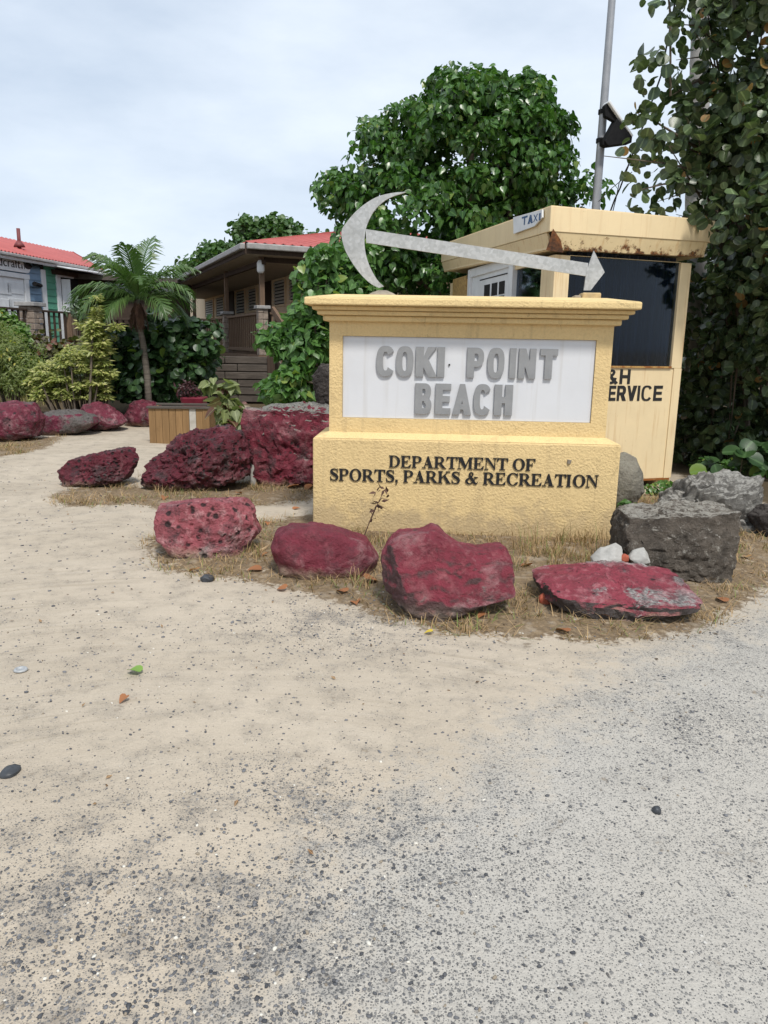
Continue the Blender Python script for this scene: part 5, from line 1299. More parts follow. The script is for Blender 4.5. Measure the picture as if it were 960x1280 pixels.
# loose stones of the road, far too many to count
def pebbles():
    Q, Sz = [], []
    def scat(poly, n, s0, s1):
        xs = [p[0] for p in poly]; ys = [p[1] for p in poly]; X = rng.uniform(min(xs), max(xs), n * 3); Y = rng.uniform(min(ys), max(ys), n * 3)
        ok = sd_poly(X, Y, poly) > 0; X, Y = X[ok][:n], Y[ok][:n]
        Q.append(np.stack([X, Y], 1)); Sz.append(s0 + (s1 - s0) * rng.random(len(X)) ** 3.0)
    scat(gpoly([(-40, 740), (480, 800), (960, 760), (1000, 1290), (-40, 1290)]), 4200, .0018, .0075)
    scat(gpoly([(-40, 560), (200, 640), (420, 740), (-40, 900)]), 900, .004, .014)
    for x, y, rx, ry, a in DARKS[:9]:
        n = int(900 * a * rx * ry / .12); c = G(x, y); u = rng.normal(size=(n, 2)) * np.array([rx, ry]) * .75
        Q.append(np.array([c.x, c.y]) + u); Sz.append(.002 + .0055 * rng.random(n) ** 2)
    Q = np.concatenate(Q); Sz = np.concatenate(Sz); ok = Q[:, 1] > 1.0; Q, Sz = Q[ok], Sz[ok]; n = len(Q)
    t = (1 + 5 ** .5) / 2
    bm = bmesh.new(); bmesh.ops.create_icosphere(bm, subdivisions=1, radius=1); V0 = np.array([v.co[:] for v in bm.verts]); F0 = np.array([[v.index for v in f.verts] for f in bm.faces]); bm.free()
    k = len(V0)
    J = rng.uniform(.65, 1.25, (n, k, 1)); a = rng.uniform(0, 6.28, n); ca, sa = np.cos(a), np.sin(a)
    W_ = V0[None] * J * np.stack([rng.uniform(.8, 1.4, n), rng.uniform(.7, 1.0, n), rng.uniform(.4, .8, n)], 1)[:, None, :]
    X = W_[..., 0] * ca[:, None] - W_[..., 1] * sa[:, None]; Y = W_[..., 0] * sa[:, None] + W_[..., 1] * ca[:, None]
    W_ = np.stack([X, Y, W_[..., 2]], -1) * Sz[:, None, None]
    Z = gz0(Q[:, 0], Q[:, 1]) + np.array([.018 * mnoise.noise((x * .9, y * .9, 3)) + .007 * mnoise.noise((x * 4, y * 4, 1)) for x, y in Q]) + Sz * .1
    W_ += np.stack([Q[:, 0], Q[:, 1], Z], 1)[:, None, :]
    t_ = NT('pebble'); r = t_.island()
    col = t_.mix(r, (.05, .053, .06), (.19, .19, .195)); r2 = t_.math('FRACT', t_.math('MULTIPLY', r, 13.7)); col = t_.mix(t_.rng(r2, .965, .97), col, (.6, .57, .5)); col = t_.mix(t_.rng(r2, .05, .04), col, (.25, .21, .16))
    t_.done(col, .8, spec=.25)
    npmesh('gravel', W_.reshape(-1, 3), (F0[None] + (np.arange(n) * k)[:, None, None]).reshape(-1, 3), t_.m, None, False, 'stuff')
pebbles()
def flakes():
    Q = []
    for poly, n in ((LIT1, 1500), (LIT2, 500), (gpoly([(0, 560), (200, 640), (430, 760), (960, 790), (900, 860), (300, 860), (0, 760)]), 200), (gpoly([(0, 800), (600, 800), (500, 1100), (0, 1100)]), 26)):
        xs = [p[0] for p in poly]; ys = [p[1] for p in poly]; X = rng.uniform(min(xs), max(xs), n * 3); Y = rng.uniform(min(ys), max(ys), n * 3)
        ok = sd_poly(X, Y, poly) > -.1; Q.append(np.stack([X[ok], Y[ok]], 1)[:n])
    Q = np.concatenate(Q); n = len(Q)
    Z = gz0(Q[:, 0], Q[:, 1]) + np.array([.018 * mnoise.noise((x * .9, y * .9, 3)) + .007 * mnoise.noise((x * 4, y * 4, 1)) for x, y in Q]) + .006
    N = np.array([0, 0, 1.0]) + rng.normal(0, .35, (n, 3)); D = unit(n); D[:, 2] *= .2
    o = leaf_mesh('leaf_litter', 'lance', np.concatenate([Q, Z[:, None]], 1), N, D, rng.uniform(.008, .04, n) * rng.uniform(.6, 1, n), L['litter'], None, 1.7)
    tag(o, 'small bits of dry leaf and twig strewn over grass and sand', 'litter')
flakes()
# fallen leaves
def fallen(px, py, size, mat, label, kind='heart', group='fallen leaves', curl=.3):
    c = G(px, py); z = gz(c.x, c.y) + .018 * mnoise.noise((c.x * .9, c.y * .9, 3)) + .012
    V, F = tpl(kind); V = V * size * .78; V[:, 1] -= size / 2; V[:, 2] *= 1.6
    a = random.uniform(0, 6.28); me = bpy.data.meshes.new('fallen_leaf')
    me.from_pydata([tuple(v) for v in V], [], [tuple(dict.fromkeys(f)) for f in F.tolist()])
    o = finish('fallen_leaf', me, mat, None, 0, True); o.location = (c.x, c.y, z + .004); o.rotation_euler = (random.uniform(-curl, curl), random.uniform(-curl, curl), a)
    return tag(o, label, 'leaf', group)
fallen(167, 842, .085, L['greenleaf'], 'fresh green leaf lying alone on the sand', 'round', curl=.1)
fallen(153, 879, .06, L['dead'], 'small brown dead leaf on the sand below the green leaf')
fallen(534, 791, .06, L['yellowleaf'], 'yellow leaf on the gravel below the crimson slab boulder', curl=.1)
fallen(316, 717, .12, L['dead'], 'orange brown dead leaf at the left foot of the smooth maroon boulder')
fallen(425, 743, .11, L['dead'], 'pale orange dead leaf below the smooth maroon boulder')
fallen(749, 776, .12, L['dead'], 'orange dead leaf in dry grass below the flat red boulder')
fallen(785, 770, .06, L['yellowleaf'], 'small yellow leaf in dry grass below the flat red boulder')
fallen(468, 733, .14, L['dead'], 'large curled brown leaf between the smooth and the slab boulder')
fallen(932, 695, .1, L['dead'], 'brown dead leaf by the road under the pale grey boulder')
fallen(362, 610, .2, L['dead'], 'curled orange leaf left of the pair beside the sign wall')
fallen(385, 612, .2, L['dead'], 'curled orange leaf right of the pair beside the sign wall')
fallen(284, 694, .1, L['dead'], 'tan dead leaf right of the pink boulder')
for x, y, lab in ((335, 660, 'dry leaf in the grass behind the smooth maroon boulder'), (300, 618, 'dry leaf at the foot of the large holed boulder'), (260, 632, 'dry leaf on the sand between holed and pink boulders'), (205, 625, 'dry leaf in the grass just above the pink boulder'), (372, 636, 'dry leaf on the soil close to the left end of the sign wall'),
                  (240, 716, 'dry leaf in the grass edge below the pink boulder'), (350, 738, 'dry leaf on the grass edge left below the smooth boulder'), (445, 756, 'dry leaf on the grass edge between the smooth and slab boulders'), (600, 775, 'dry leaf just below the crimson slab boulder'), (700, 790, 'dry leaf lowest in the grass under the flat red boulder'),
                  (860, 762, 'dry leaf at the right tip of the flat red boulder'), (900, 745, 'dry leaf in the grass by the road at far right'), (655, 715, 'dry leaf between the slab and the flat red boulder'), (330, 700, 'dry leaf against the left face of the smooth maroon boulder')):
    fallen(x, y, random.uniform(.06, .11), L['dead'], lab, group='scattered dry leaves')
b = MB(); cs = [G(308, 702), G(318, 690, .03), G(330, 686, .04), G(338, 680, .02)]
tag(cs and (lambda o: o)(( [b.tube(cs, [.010, .014, .012, .006], 6), b.build('dry_twig', simple('pale_twig', (.45, .33, .2), (.32, .22, .13), 9, .8), None, smooth=True)])[1]), 'pale curled dry twig between the pink and the smooth boulder', 'twig')

# ------------------------------------------------------------------ lamp pole, floodlight, utility pole, cables
LD = 12.2
lp = thing('lamp_post', 'slim grey metal lamp pole leaning slightly behind the booth', 'lamp post', (P(738, 400, LD).x, LD, 0))
b = MB(); b.tube([(lp.location.x - .02, LD, -.2), P(745, 258, LD), P(755, 130, LD), P(765, 0, LD), P(776, -140, LD)], [.085, .062, .058, .052, .045], 12); b.build('pole', M['pole'], lp, smooth=True)
for y in (140, 176):
    x = 745 + (258 - y) * .078; b = MB(); p = P(x, y, LD); b.tube([p - Vector((0, 0, .03)), p + Vector((0, 0, .03))], .075, 12); b.build('band', M['black'], lp)
fl = thing('floodlight', 'black floodlight with a wedge shaped housing mounted on the lamp pole', 'floodlight', P(757, 165, LD - .1))
FPl = Plane(P(770, 160, LD - .12), (1, 0.25))
def wedge(pxs, o0, o1, name, mat):
    pts = [FPl.inv(x, y) for x, y in pxs]; n = len(pts); b = MB()
    b.add([FPl.pt(s, z, o0) for s, z in pts] + [FPl.pt(s, z, o1) for s, z in pts], [tuple(range(n)), tuple(range(2 * n - 1, n - 1, -1))] + [(i, (i + 1) % n, n + (i + 1) % n, n + i) for i in range(n)])
    return b.build(name, mat, fl, .008)
wedge([(753, 178), (768, 150), (787, 172), (786, 180), (757, 184)], -.08, .08, 'housing', M['black'])
wedge([(758, 129), (771, 149), (767, 153), (755, 146), (754, 133)], -.04, .04, 'bracket', M['black'])
wedge([(758.5, 127), (788, 171), (786.5, 173), (757, 130)], -.09, .09, 'lens_cover', M['white_paint'])
wedge([(751, 173), (757, 176), (757, 185), (751, 182)], -.05, .05, 'clamp', M['black'])
UD = 10.9
up_ = thing('utility_pole', 'thick grey utility pole half hidden inside the sea grape', 'utility pole', (P(868, 600, UD).x, UD, 0))
b = MB(); b.tube([(up_.location.x, UD, -.2), P(870, 250, UD), P(876, 60, UD), P(880, -120, UD)], [.15, .14, .125, .11], 12); b.build('pole', M['pole_wood'], up_, smooth=True)
def cable(label, pts, r=.008):
    b = MB(); b.tube(pts, r, 5); o = b.build('power_cable', M['cable'], None, smooth=True); tag(o, label, 'cable', 'cables over the booth')
cable('thick black cable hanging from the sea grape down to the booth roof', [P(848, -20, 9.0), P(826, 95, 9.1), P(808, 146, 9.2), P(786, 205, 9.4), P(775, 235, 9.5), P(768, 250, 9.6), P(760, 272, 9.7)], .010)
cable('thin black cable looping beside the thick one onto the booth roof', [P(786, 205, 9.45), P(774, 228, 9.5), P(770, 248, 9.6), P(764, 272, 9.7)], .006)
cable('faint grey cable running from the lamp pole to the booth roof', [P(748, 252, 12.0), P(765, 235, 11), P(790, 215, 10)], .005)

# ------------------------------------------------------------------ beige house with porch (middle)
HD = 17.0
hang = math.atan2(70 - 480, FPX / math.cos(R(PITCH)) * 1.0)
hu = Vector((math.sin(hang), math.cos(hang), 0))
cor = P(328, 400, HD)
PO = Plane(cor, hu)                                   # line of the porch posts, going back to the left
if PO.n.x > 0: PO.n = -PO.n
hv = Vector((math.cos(-hang), math.sin(-hang), 0)); hv = Vector((hu.y, -hu.x, 0))
if hv.x < 0: hv = -hv                                 # along the gable end, to the right and back
PE = Plane(cor, hv)
if PE.n.y > 0: PE.n = -PE.n
WO = Plane(cor + hv * 1.75, hu, PO.n)                 # house wall with louvred windows
house = thing('beige_house', 'beige house with a red metal roof and a dark wooden porch behind the palm', 'house', (cor.x, cor.y, gz(cor.x, cor.y)))
zfl = PO.inv(328, 444)[1]; zeave = PO.inv(328, 322)[1]
Lh = 16.5; Wd_ = 9.0
zg = gz(cor.x, cor.y) - .3
b = MB(); b.pbox(WO, .35, zg, Lh + 8, zeave + .3, -.2, 0); b.build('wall', M['beige_wall'], house)
WE = Plane(cor + hv * 1.95 + hu * .35, hv, PE.n)
b = MB(); b.pbox(WE, 0, zg, 7, zeave + .3, -.2, 0); b.build('wall', M['beige_wall'], house)
b = MB(); b.hexa([PO.pt(-.1, zfl - .14, .12), PO.pt(Lh, zfl - .14, .12), WO.pt(Lh, zfl - .14, .0), WO.pt(-.1, zfl - .14, 0), PO.pt(-.1, zfl, .12), PO.pt(Lh, zfl, .12), WO.pt(Lh, zfl, 0), WO.pt(-.1, zfl, 0)]); b.build('porch_deck', M['wood_brown'], house)
b = MB(); b.hexa([PE.pt(0.1, zfl - .142, .1), PE.pt(6, zfl - .142, .1), PE.pt(6, zfl - .142, -.4), PE.pt(0.1, zfl - .142, -.4), PE.pt(0.1, zfl - .002, .1), PE.pt(6, zfl - .002, .1), PE.pt(6, zfl - .002, -.4), PE.pt(0.1, zfl - .002, -.4)]); b.build('porch_deck', M['wood_brown'], house)
pa = [0.0] + [PO.inv(x, 400)[0] for x in (284, 243.5)]
pa += [Lh - .5]
for s in pa:
    b = MB(); b.pbox(PO, s - .05, zfl, s + .05, zeave + .1, -.05, .05); b.build('post', M['wood_brown'], house, .006)
for s in pa[:2]:      # stone clad pillar feet
    r_ = random.Random(int(s * 10)); zz_ = zfl; b = MB(); k = 0
    zt = zfl + .98
    while zz_ < zt - .02:
        hgt = r_.uniform(.09, .15); w0 = r_.uniform(-.04, .04)
        for (x0, x1) in ((-.105, w0), (w0, .105)):
            for (y0, y1) in ((-.105, .0), (0, .105)):
                j = r_.uniform(0, .012)
                b.pbox(PO, s + x0 + .004 - j * (x0 < 0), zz_ + .004, s + x1 - .004, min(zz_ + hgt, zt) - .004, y0 + .004, y1 - .004 + j)
        zz_ += hgt
    pf = b.build('pillar_stones', M['stone'], house, .008)
    pf['kind'] = 'stuff'
    b = MB(); b.pbox(PO, s - .15, zt, s + .15, zt + .07, -.15, .15); b.build('pillar_cap', M['gutter'], house, .01)
zrail = zfl + .92
def railing(pl, s0, s1, parent, mat, zf_, zr_, step=.16, off=0.0, lower=True, name='rail', bw=.035):
    b = MB(); b.pbox(pl, s0, zr_ - .05, s1, zr_, off - .05, off + .05); b.build('hand_rail', mat, parent, .006)
    if lower: b = MB(); b.pbox(pl, s0, zf_ + .08, s1, zf_ + .15, off - .025, off + .025); b.build('bottom_rail', mat, parent, .006)
    n = max(1, int((s1 - s0) / step)); me = None
    for i in range(n):
        s = s0 + (i + .5) * (s1 - s0) / n
        if me is None:
            b = MB(); b.pbox(pl, s - bw / 2, zf_ + .151, s + bw / 2, zr_ - .051, off - bw / 2, off + bw / 2); o = b.build('baluster', mat, parent); me = o.data; sf = s
        else:
            o2 = o.copy(); COL.objects.link(o2); o2.parent = parent; o2.location = pl.u * (s - sf)
railing(PO, pa[0] + .16, pa[1] - .16, house, M['wood_brown'], zfl, zrail, .2)
railing(PO, pa[1] + .16, pa[2] - .08, house, M['wood_brown'], zfl, zrail, .26)
railing(PO, pa[2] + .08, pa[3] - .08, house, M['wood_brown'], zfl, zrail, .3)
railing(PE, .16, .62, house, M['wood_brown'], zfl, zrail, .11)
# louvred windows and a door in the long wall
for (x0, x1, y0, y1) in ((257.5, 267.5, 374, 398), (271, 281, 370, 397), (296, 307.5, 362, 393.5), (311.5, 322, 359, 390), (343.5, 358, 348, 383), (363, 378, 342, 377)):
    s0, s1 = sorted((WO.inv(x0, 380)[0], WO.inv(x1, 380)[0])); z1_ = WO.inv((x0 + x1) / 2, y0)[1]; z0_ = WO.inv((x0 + x1) / 2, y1)[1]
    fr = MB()
    fr.pbox(WO, s0, z0_, s1, z0_ + .05, .001, .05); fr.pbox(WO, s0, z1_ - .05, s1, z1_, .001, .05); fr.pbox(WO, s0, z0_ + .051, s0 + .05, z1_ - .051, .001, .05); fr.pbox(WO, s1 - .05, z0_ + .051, s1, z1_ - .051, .001, .05)
    w_ = fr.build('window', M['beige_wall'], house)
    b = MB(); b.pbox(WO, s0 + .051, z0_ + .051, s1 - .051, z1_ - .051, .001, .008); b.build('pane', M['void'], w_)
    nl = 7
    for i in range(nl):
        zc_ = z0_ + .06 + (i + .5) * (z1_ - z0_ - .12) / nl; hh = (z1_ - z0_ - .12) / nl * .28
        b = MB(); b.hexa([WO.pt(s0 + .052, zc_ - hh, .045), WO.pt(s1 - .052, zc_ - hh, .045), WO.pt(s1 - .052, zc_ - hh + .01, .012), WO.pt(s0 + .052, zc_ - hh + .01, .012), WO.pt(s0 + .052, zc_ + hh * .6, .045), WO.pt(s1 - .052, zc_ + hh * .6, .045), WO.pt(s1 - .052, zc_ + hh + .02, .012), WO.pt(s0 + .052, zc_ + hh + .02, .012)])
        b.build('slat', M['louvre'], w_)
for x0, x1, yt in ((285, 293.5, 358), (329, 340, 340)):
    s0, s1 = sorted((WO.inv(x0, 400)[0], WO.inv(x1, 400)[0])); zt = WO.inv((x0 + x1) / 2, yt)[1]
    b = MB(); b.pbox(WO, s0, zfl + .01, s1, zt, .001, .03); b.build('door', M['wood_dark'], house, .01)
# roof: hip of corrugated red metal over a porch roof with grey gutter
EO = .42
e0 = cor + PO.n * EO - hu * EO; 
eL = e0 + hu * (Lh + 1.2); eR = e0 + hv * (Wd_ + 2 * EO); eB = eR + hu * (Lh + 1.2)
zE = zeave + .02; mid = (Wd_ + 2 * EO) / 2; rise = 1.25
r0_, r1_ = e0 + hv * mid + hu * mid, e0 + hv * mid + hu * (Lh + 1.2 - mid)
Z = lambda p, z: Vector((p.x, p.y, z))
def corr(name, p0, p1, t0, t1, mat, parent, n=60, amp=.022):
    """corrugated sheet between an eave p0-p1 and a top edge t0-t1"""
    nn = (p1 - p0).cross(t0 - p0).normalized(); 
    if nn.z < 0: nn = -nn
    vs = []
    for i in range(n * 4 + 1):
        f = i / (n * 4); o = nn * (amp * math.cos(f * n * 2 * math.pi)); vs += [p0.lerp(p1, f) + o, t0.lerp(t1, f) + o]
    b = MB(); b.add(vs, [(2 * i, 2 * i + 2, 2 * i + 3, 2 * i + 1) for i in range(n * 4)]); o = b.build(name, mat, parent)
    m = o.modifiers.new('thick', 'SOLIDIFY'); m.thickness = .012; return o
ze2 = zE + .22
corr('roof', Z(e0, ze2), Z(eR, ze2), Z(r0_, ze2 + rise), Z(r0_ + hu * .01, ze2 + rise), M['red_roof'], house, 50)
corr('roof', Z(e0, ze2 + .004), Z(eL, ze2 + .004), Z(r0_, ze2 + rise + .004), Z(r1_, ze2 + rise + .004), M['red_roof'], house, 60)
corr('roof', Z(eR, ze2 + .004), Z(eB, ze2 + .004), Z(r0_, ze2 + rise + .002), Z(r1_, ze2 + rise + .002), M['red_roof'], house, 60)
corr('roof', Z(eL, ze2), Z(eB, ze2), Z(r1_, ze2 + rise), Z(r1_ + hv * .01, ze2 + rise), M['red_roof'], house, 50)
b = MB()
for (p, q_) in ((e0, eL), (e0, eR)):
    b.bar(Z(p, zE + .09), Z(q_, zE + .09), .05, .17)
b.build('fascia_board', M['wood_dark'], house)
for (p, q_, n_) in ((e0, eL, PO.n), (e0, eR, PE.n)):
    b = MB(); b.bar(Z(p + n_ * .07, zE + .15), Z(q_ + n_ * .07, zE + .15), .11, .12); b.build('gutter', M['gutter'], house, .02)
b = MB(); k = .02
b.hexa([Z(e0, zE + .0) , Z(eL, zE), Z(eB, zE), Z(eR, zE), Z(e0, zE + .03), Z(eL, zE + .03), Z(eB, zE + .03), Z(eR, zE + .03)]); b.build('soffit', simple('porch_soffit', (.36, .31, .25), (.27, .23, .18), 8, .8), house)  # soffit colour made lighter to bounce light onto the porch wall
b = MB(); b.bar(Z(cor - hu * .2, zeave - .1), Z(cor + hu * Lh, zeave - .03), .09, .1); b.bar(Z(cor + hv * .06, zeave - .031), Z(cor + hv * 7, zeave - .031), .09, .1); b.build('porch_beam', M['wood_dark'], house)
lm = MB(); lm.lathe(PO.pt(-.12, zeave - .32, .05), [(.05, 0), (.08, .05), (.08, .2), (.05, .26)], 10); lm.build('porch_lamp', M['white_paint'], house, smooth=True)
# steps down to the right with timber rails
SPn = Plane(PE.pt(.62, 0, .1), hv, PE.n)
b = MB(); p0, p1 = P(341, 387, 16.6), P(368, 428, 15.3); b.bar(p0, p1, .07, .14); b.build('stair_rail', M['wood_brown'], house, .005)
b = MB(); p2, p3 = P(343, 447, 16.6), P(364, 481, 15.3); b.bar(p2, p3, .08, .26); b.build('stair_stringer', wood('step_wood', (.26, .21, .16), (.14, .11, .085), 0), house, .005)
b = MB(); o_ = Vector((1.0, .35, 0)); b.bar(p2 + o_, p3 + o_, .08, .26); b.build('stair_stringer', M['wood_grey'], house, .005)
for i in range(5):
    f = (i + .5) / 5; c0 = p2.lerp(p3, f); b = MB(); b.bar(c0 + Vector((.05, .02, .05)), c0 + o_ - Vector((.05, .02, -.05)), .26, .04); b.build('stair_tread', M['wood_grey'], house)
for f in (.15, .5, .85):
    c0 = p0.lerp(p1, f); c1 = p2.lerp(p3, f); b = MB(); b.bar(c1, c0, .05, .05, (0, 1, 0)); b.build('stair_baluster', M['wood_brown'], house)
# timber retaining wall below the porch
RD = 15.9
RP = Plane(P(246, 470, RD), (1, .10))
rw = thing('retaining_wall', 'weathered grey timber plank retaining wall below the porch', 'wall', RP.pt(.8, gz(-3.5, RD), 0))
ra1 = RP.inv(338, 470)[0]; zt0, zb0 = RP.inv(292, 445)[1], RP.inv(292, 503)[1]; nrow = 6
for i in range(nrow):
    z0_ = zb0 + (zt0 - zb0) * i / nrow; z1_ = zb0 + (zt0 - zb0) * (i + 1) / nrow; js = [0, ra1 * (.38 if i % 2 else .55), ra1]
    for k in range(2):
        b = MB(); b.pbox(RP, js[k] + .005, z0_ + .008, js[k + 1] - .005, z1_ - .008, -.12, rng.uniform(-.02, .015)); b.build('plank', M['wood_grey'], rw, .012)
b = MB(); b.pbox(RP, ra1 - .06, zb0 - .1, ra1 + .10, zt0 + .02, -.1, .06); b.build('post', M['wood_dark'], rw, .01)
b = MB(); b.pbox(RP, -.1, zb0, ra1 + .05, zt0 - .03, -.4, -.13); b.build('earth_fill', M['wood_dark'], rw)
b = MB(); b.pbox(RP, -1.2, zb0, -.02, zt0 - .05, -.3, -.1); b.build('plank', M['wood_grey'], rw)

# ------------------------------------------------------------------ blue and green shop at the left
QD = 20.5
qa = R(10.2)
qu = Vector((math.sin(qa), math.cos(qa), 0)); qo = P(-60, 400, QD - 1.4)
QP = Plane(P(0, 400, QD), qu)
if QP.n.x < 0: QP.n = -QP.n
shop = thing('craft_shop', 'blue and green clapboard shop with a red metal roof at the left edge', 'house', (QP.O.x, QP.O.y, gz(QP.O.x, QP.O.y)))
def qs(x, y=370): return QP.inv(x, y)[0]
zq0 = QP.inv(20, 436)[1]; zq1 = QP.inv(30, 322)[1]
sblue, scor, sgr1 = qs(52), qs(54.5), qs(96)
sL = -4.5
b = MB(); b.pbox(QP, sL, zq0 - .8, sgr1 + 2.2, zq1, -.2, -.03); b.build('wall', M['wood_dark'], shop)
nb = 13; me_b = {}
for i in range(nb):
    z0_ = zq0 + (zq1 - zq0) * i / nb; z1_ = zq0 + (zq1 - zq0) * (i + 1) / nb
    for s0, s1, mt in ((qs(35.5), sblue, 'blue_siding'), (scor + .12, qs(70.5), 'green_siding')) + (((sL, qs(35.5) - .001, 'blue_siding'),) if z0_ > QP.inv(20, 343)[1] - .1 else ()):
        b = MB(); b.hexa([QP.pt(s0, z0_, .022), QP.pt(s1, z0_, .022), QP.pt(s1, z0_, -.029), QP.pt(s0, z0_, -.029), QP.pt(s0, z1_, .0), QP.pt(s1, z1_, .0), QP.pt(s1, z1_, -.029), QP.pt(s0, z1_, -.029)])
        b.build('siding_board', M[mt], shop)
b = MB(); b.pbox(QP, sblue, zq0, scor + .12, QP.inv(53, 337)[1], -.02, .04); b.build('corner_board', M['white_paint'], shop, .006)
zdt = QP.inv(15, 347)[1]
b = MB(); b.pbox(QP, sL, zq0, qs(30) - .01, zdt, -.028, .02); dg = b.build('garage_door', M['white_paint'], shop)
for k, xx in enumerate((3, 18)):
    for j in range(4):
        zc_ = QP.inv(xx, 353)[1] - j * .42; s_ = qs(xx)
        b = MB(); b.pbox(QP, s_ - .3, zc_ - .3, s_ + .35, zc_, .0205, .034); b.build('door_panel', M['white_paint'], dg, .012)
b = MB(); b.pbox(QP, qs(30), zq0, qs(35.5), QP.inv(33, 344)[1], -.02, .06); b.pbox(QP, sL, zdt + .001, qs(36.2), zdt + .13, -.02, .075); b.build('door_frame', M['white_paint'], shop, .01)
# shop name board
sb = thing('shop_board', 'white rounded shop name board with dark lettering above the white panelled door', 'sign', QP.pt(qs(15), QP.inv(15, 332)[1], .05))
zb_, zt_ = QP.inv(20, 340)[1], QP.inv(20, 326.5)[1]; sE = qs(34.5, 333); n = 10; rr = (zt_ - zb_) / 2
pts = [(sL + 1, zb_), (sE - rr, zb_)] + [(sE - rr + rr * math.cos(R(-90 + 180 * i / n)), (zb_ + zt_) / 2 + rr * math.sin(R(-90 + 180 * i / n))) for i in range(1, n)] + [(sE - rr, zt_), (sL + 1, zt_)]
n = len(pts); b = MB(); b.add([QP.pt(s, z, .04) for s, z in pts] + [QP.pt(s, z, .075) for s, z in pts], [tuple(range(n)), tuple(range(2 * n - 1, n - 1, -1))] + [(i, (i + 1) % n, n + (i + 1) % n, n + i) for i in range(n)])
b.build('board', M['white_paint'], sb, .006)
def text_on(txt, pl, s0, s1, z0_, size, off, mat, parent, name='lettering', ext=.004, bold=.0):
    cu = bpy.data.curves.new('lettering', 'FONT'); cu.body = txt; cu.size = size; cu.extrude = ext; cu.offset = bold
    o = bpy.data.objects.new('lettering', cu); COL.objects.link(o); bpy.context.view_layer.update()
    me = bpy.data.meshes.new_from_object(o.evaluated_get(bpy.context.evaluated_depsgraph_get())); bpy.data.objects.remove(o); me.name = name
    xs = [v.co.x for v in me.vertices]; w = max(xs) - min(xs); x_0 = min(xs); k = (s1 - s0) / w; lo = wloc(parent)
    sgn = 1
    for v in me.vertices: v.co = pl.pt(s0 + (v.co.x - x_0) * k, z0_ + v.co.y, off + v.co.z) - lo
    return finish(name, me, mat, parent)
tz = zb_ + .1
text_on('Handcraft', QP, qs(-26, 333), qs(22.5, 335), tz, .33, .078, M['letter_black'], sb)
text_on('Y', QP, qs(26, 335), qs(28.8, 335), tz, .30, .078, M['letter_black'], sb)
text_on('&', QP, qs(23.4, 335), qs(25.4, 335), tz, .17, .078, M['letter_black'], sb)
b = MB(); s_ = qs(31.8, 334); z_ = QP.inv(31.8, 332.5)[1]
b.add([QP.pt(s_ + .16 * math.cos(R(i * 30)) * (1 if i % 3 else 1.2), z_ + .09 * math.sin(R(i * 30)), .079) for i in range(12)], [tuple(range(12))]); b.build('emblem', M['letter_black'], sb)
# side door, awning, lamps
b = MB(); b.pbox(QP, qs(70.5), zq0, qs(75.5), QP.inv(73, 346)[1], -.02, .05); b.pbox(QP, qs(70.5), QP.inv(73, 346)[1] + .001, qs(92), QP.inv(80, 344)[1] + .06, -.02, .05); b.build('door_frame', M['white_paint'], shop, .008)
op = QP.pt(qs(75.7), 0, .06); dpl = Plane(op, (Vector((.86, .5, 0))))
b = MB(); d1 = dpl.inv(89, 370)[0]; b.pbox(dpl, 0, zq0 + .02, d1, dpl.inv(82, 349)[1], -.04, 0); sdoor = b.build('open_door', M['white_paint'], shop, .006)
for j in range(3):
    for k in range(2):
        b = MB(); s0 = d1 * (.16 + .4 * k); b.pbox(dpl, s0, zq0 + .2 + j * .6, s0 + d1 * .28, zq0 + .65 + j * .6, .0005, .012); b.build('door_panel', M['white_paint'], sdoor, .006)
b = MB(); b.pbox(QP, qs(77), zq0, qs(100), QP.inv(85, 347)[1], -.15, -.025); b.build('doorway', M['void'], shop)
b = MB(); b.pbox(QP, qs(66), QP.inv(75, 344)[1], qs(97), QP.inv(75, 338.5)[1], .0, .10); b.build('header_beam', M['wood_dark'], shop)
aw0, aw1 = QP.pt(qs(58, 331), QP.inv(58, 331)[1], .05), QP.pt(qs(105, 337), QP.inv(105, 338)[1], .05)
b = MB(); o1 = QP.n * .7 + Vector((0, 0, -.12)); 
b.hexa([aw0, aw1, aw1 + o1, aw0 + o1, aw0 + Vector((0, 0, .03)), aw1 + Vector((0, 0, .03)), aw1 + o1 + Vector((0, 0, .03)), aw0 + o1 + Vector((0, 0, .03))]); b.build('awning', M['white_paint'], shop)
for y in (332.5, 357.5):
    s_, z_ = QP.inv(49, y); b = MB(); b.tube([QP.pt(s_, z_, .03), QP.pt(s_ - .15, z_, .16), QP.pt(s_ - .5, z_ + .02, .2)], [.04, .05, .07], 7); b.build('wall_lamp', M['black'], shop)
# roof
zR = QP.inv(0, 312.5, .28)[1]; sE1 = qs(128, 338) 
ov = .28
ea, eb = QP.pt(sL - 1, zR, ov), QP.pt(qs(118, 333), zR, ov)
zri = QP.inv(0, 296, -3.0)[1]
rA, rB = QP.pt(sL - 1, zri, -3.0), QP.pt(QP.inv(92, 318, -3.0)[0], zri, -3.0)
corr('roof', ea, eb, rA, rB, M['red_roof'], shop, 70, .02)
ec = QP.pt(qs(118, 333), zR, -6.3); corr('roof', eb, ec, rB, rB + Vector((0.01, 0, 0)), M['red_roof'], shop, 50, .02)
b = MB(); b.bar(ea + Vector((0, 0, -.10)) + QP.n * -.02, eb + Vector((0, 0, -.10)) + QP.n * -.02, .04, .16); b.build('fascia_board', M['white_paint'], shop)
b = MB(); b.bar(ea + Vector((0, 0, -.07)) + QP.n * .045, eb + Vector((0, 0, -.07)) + QP.n * .045, .07, .08); b.build('gutter', M['gutter'], shop, .02)
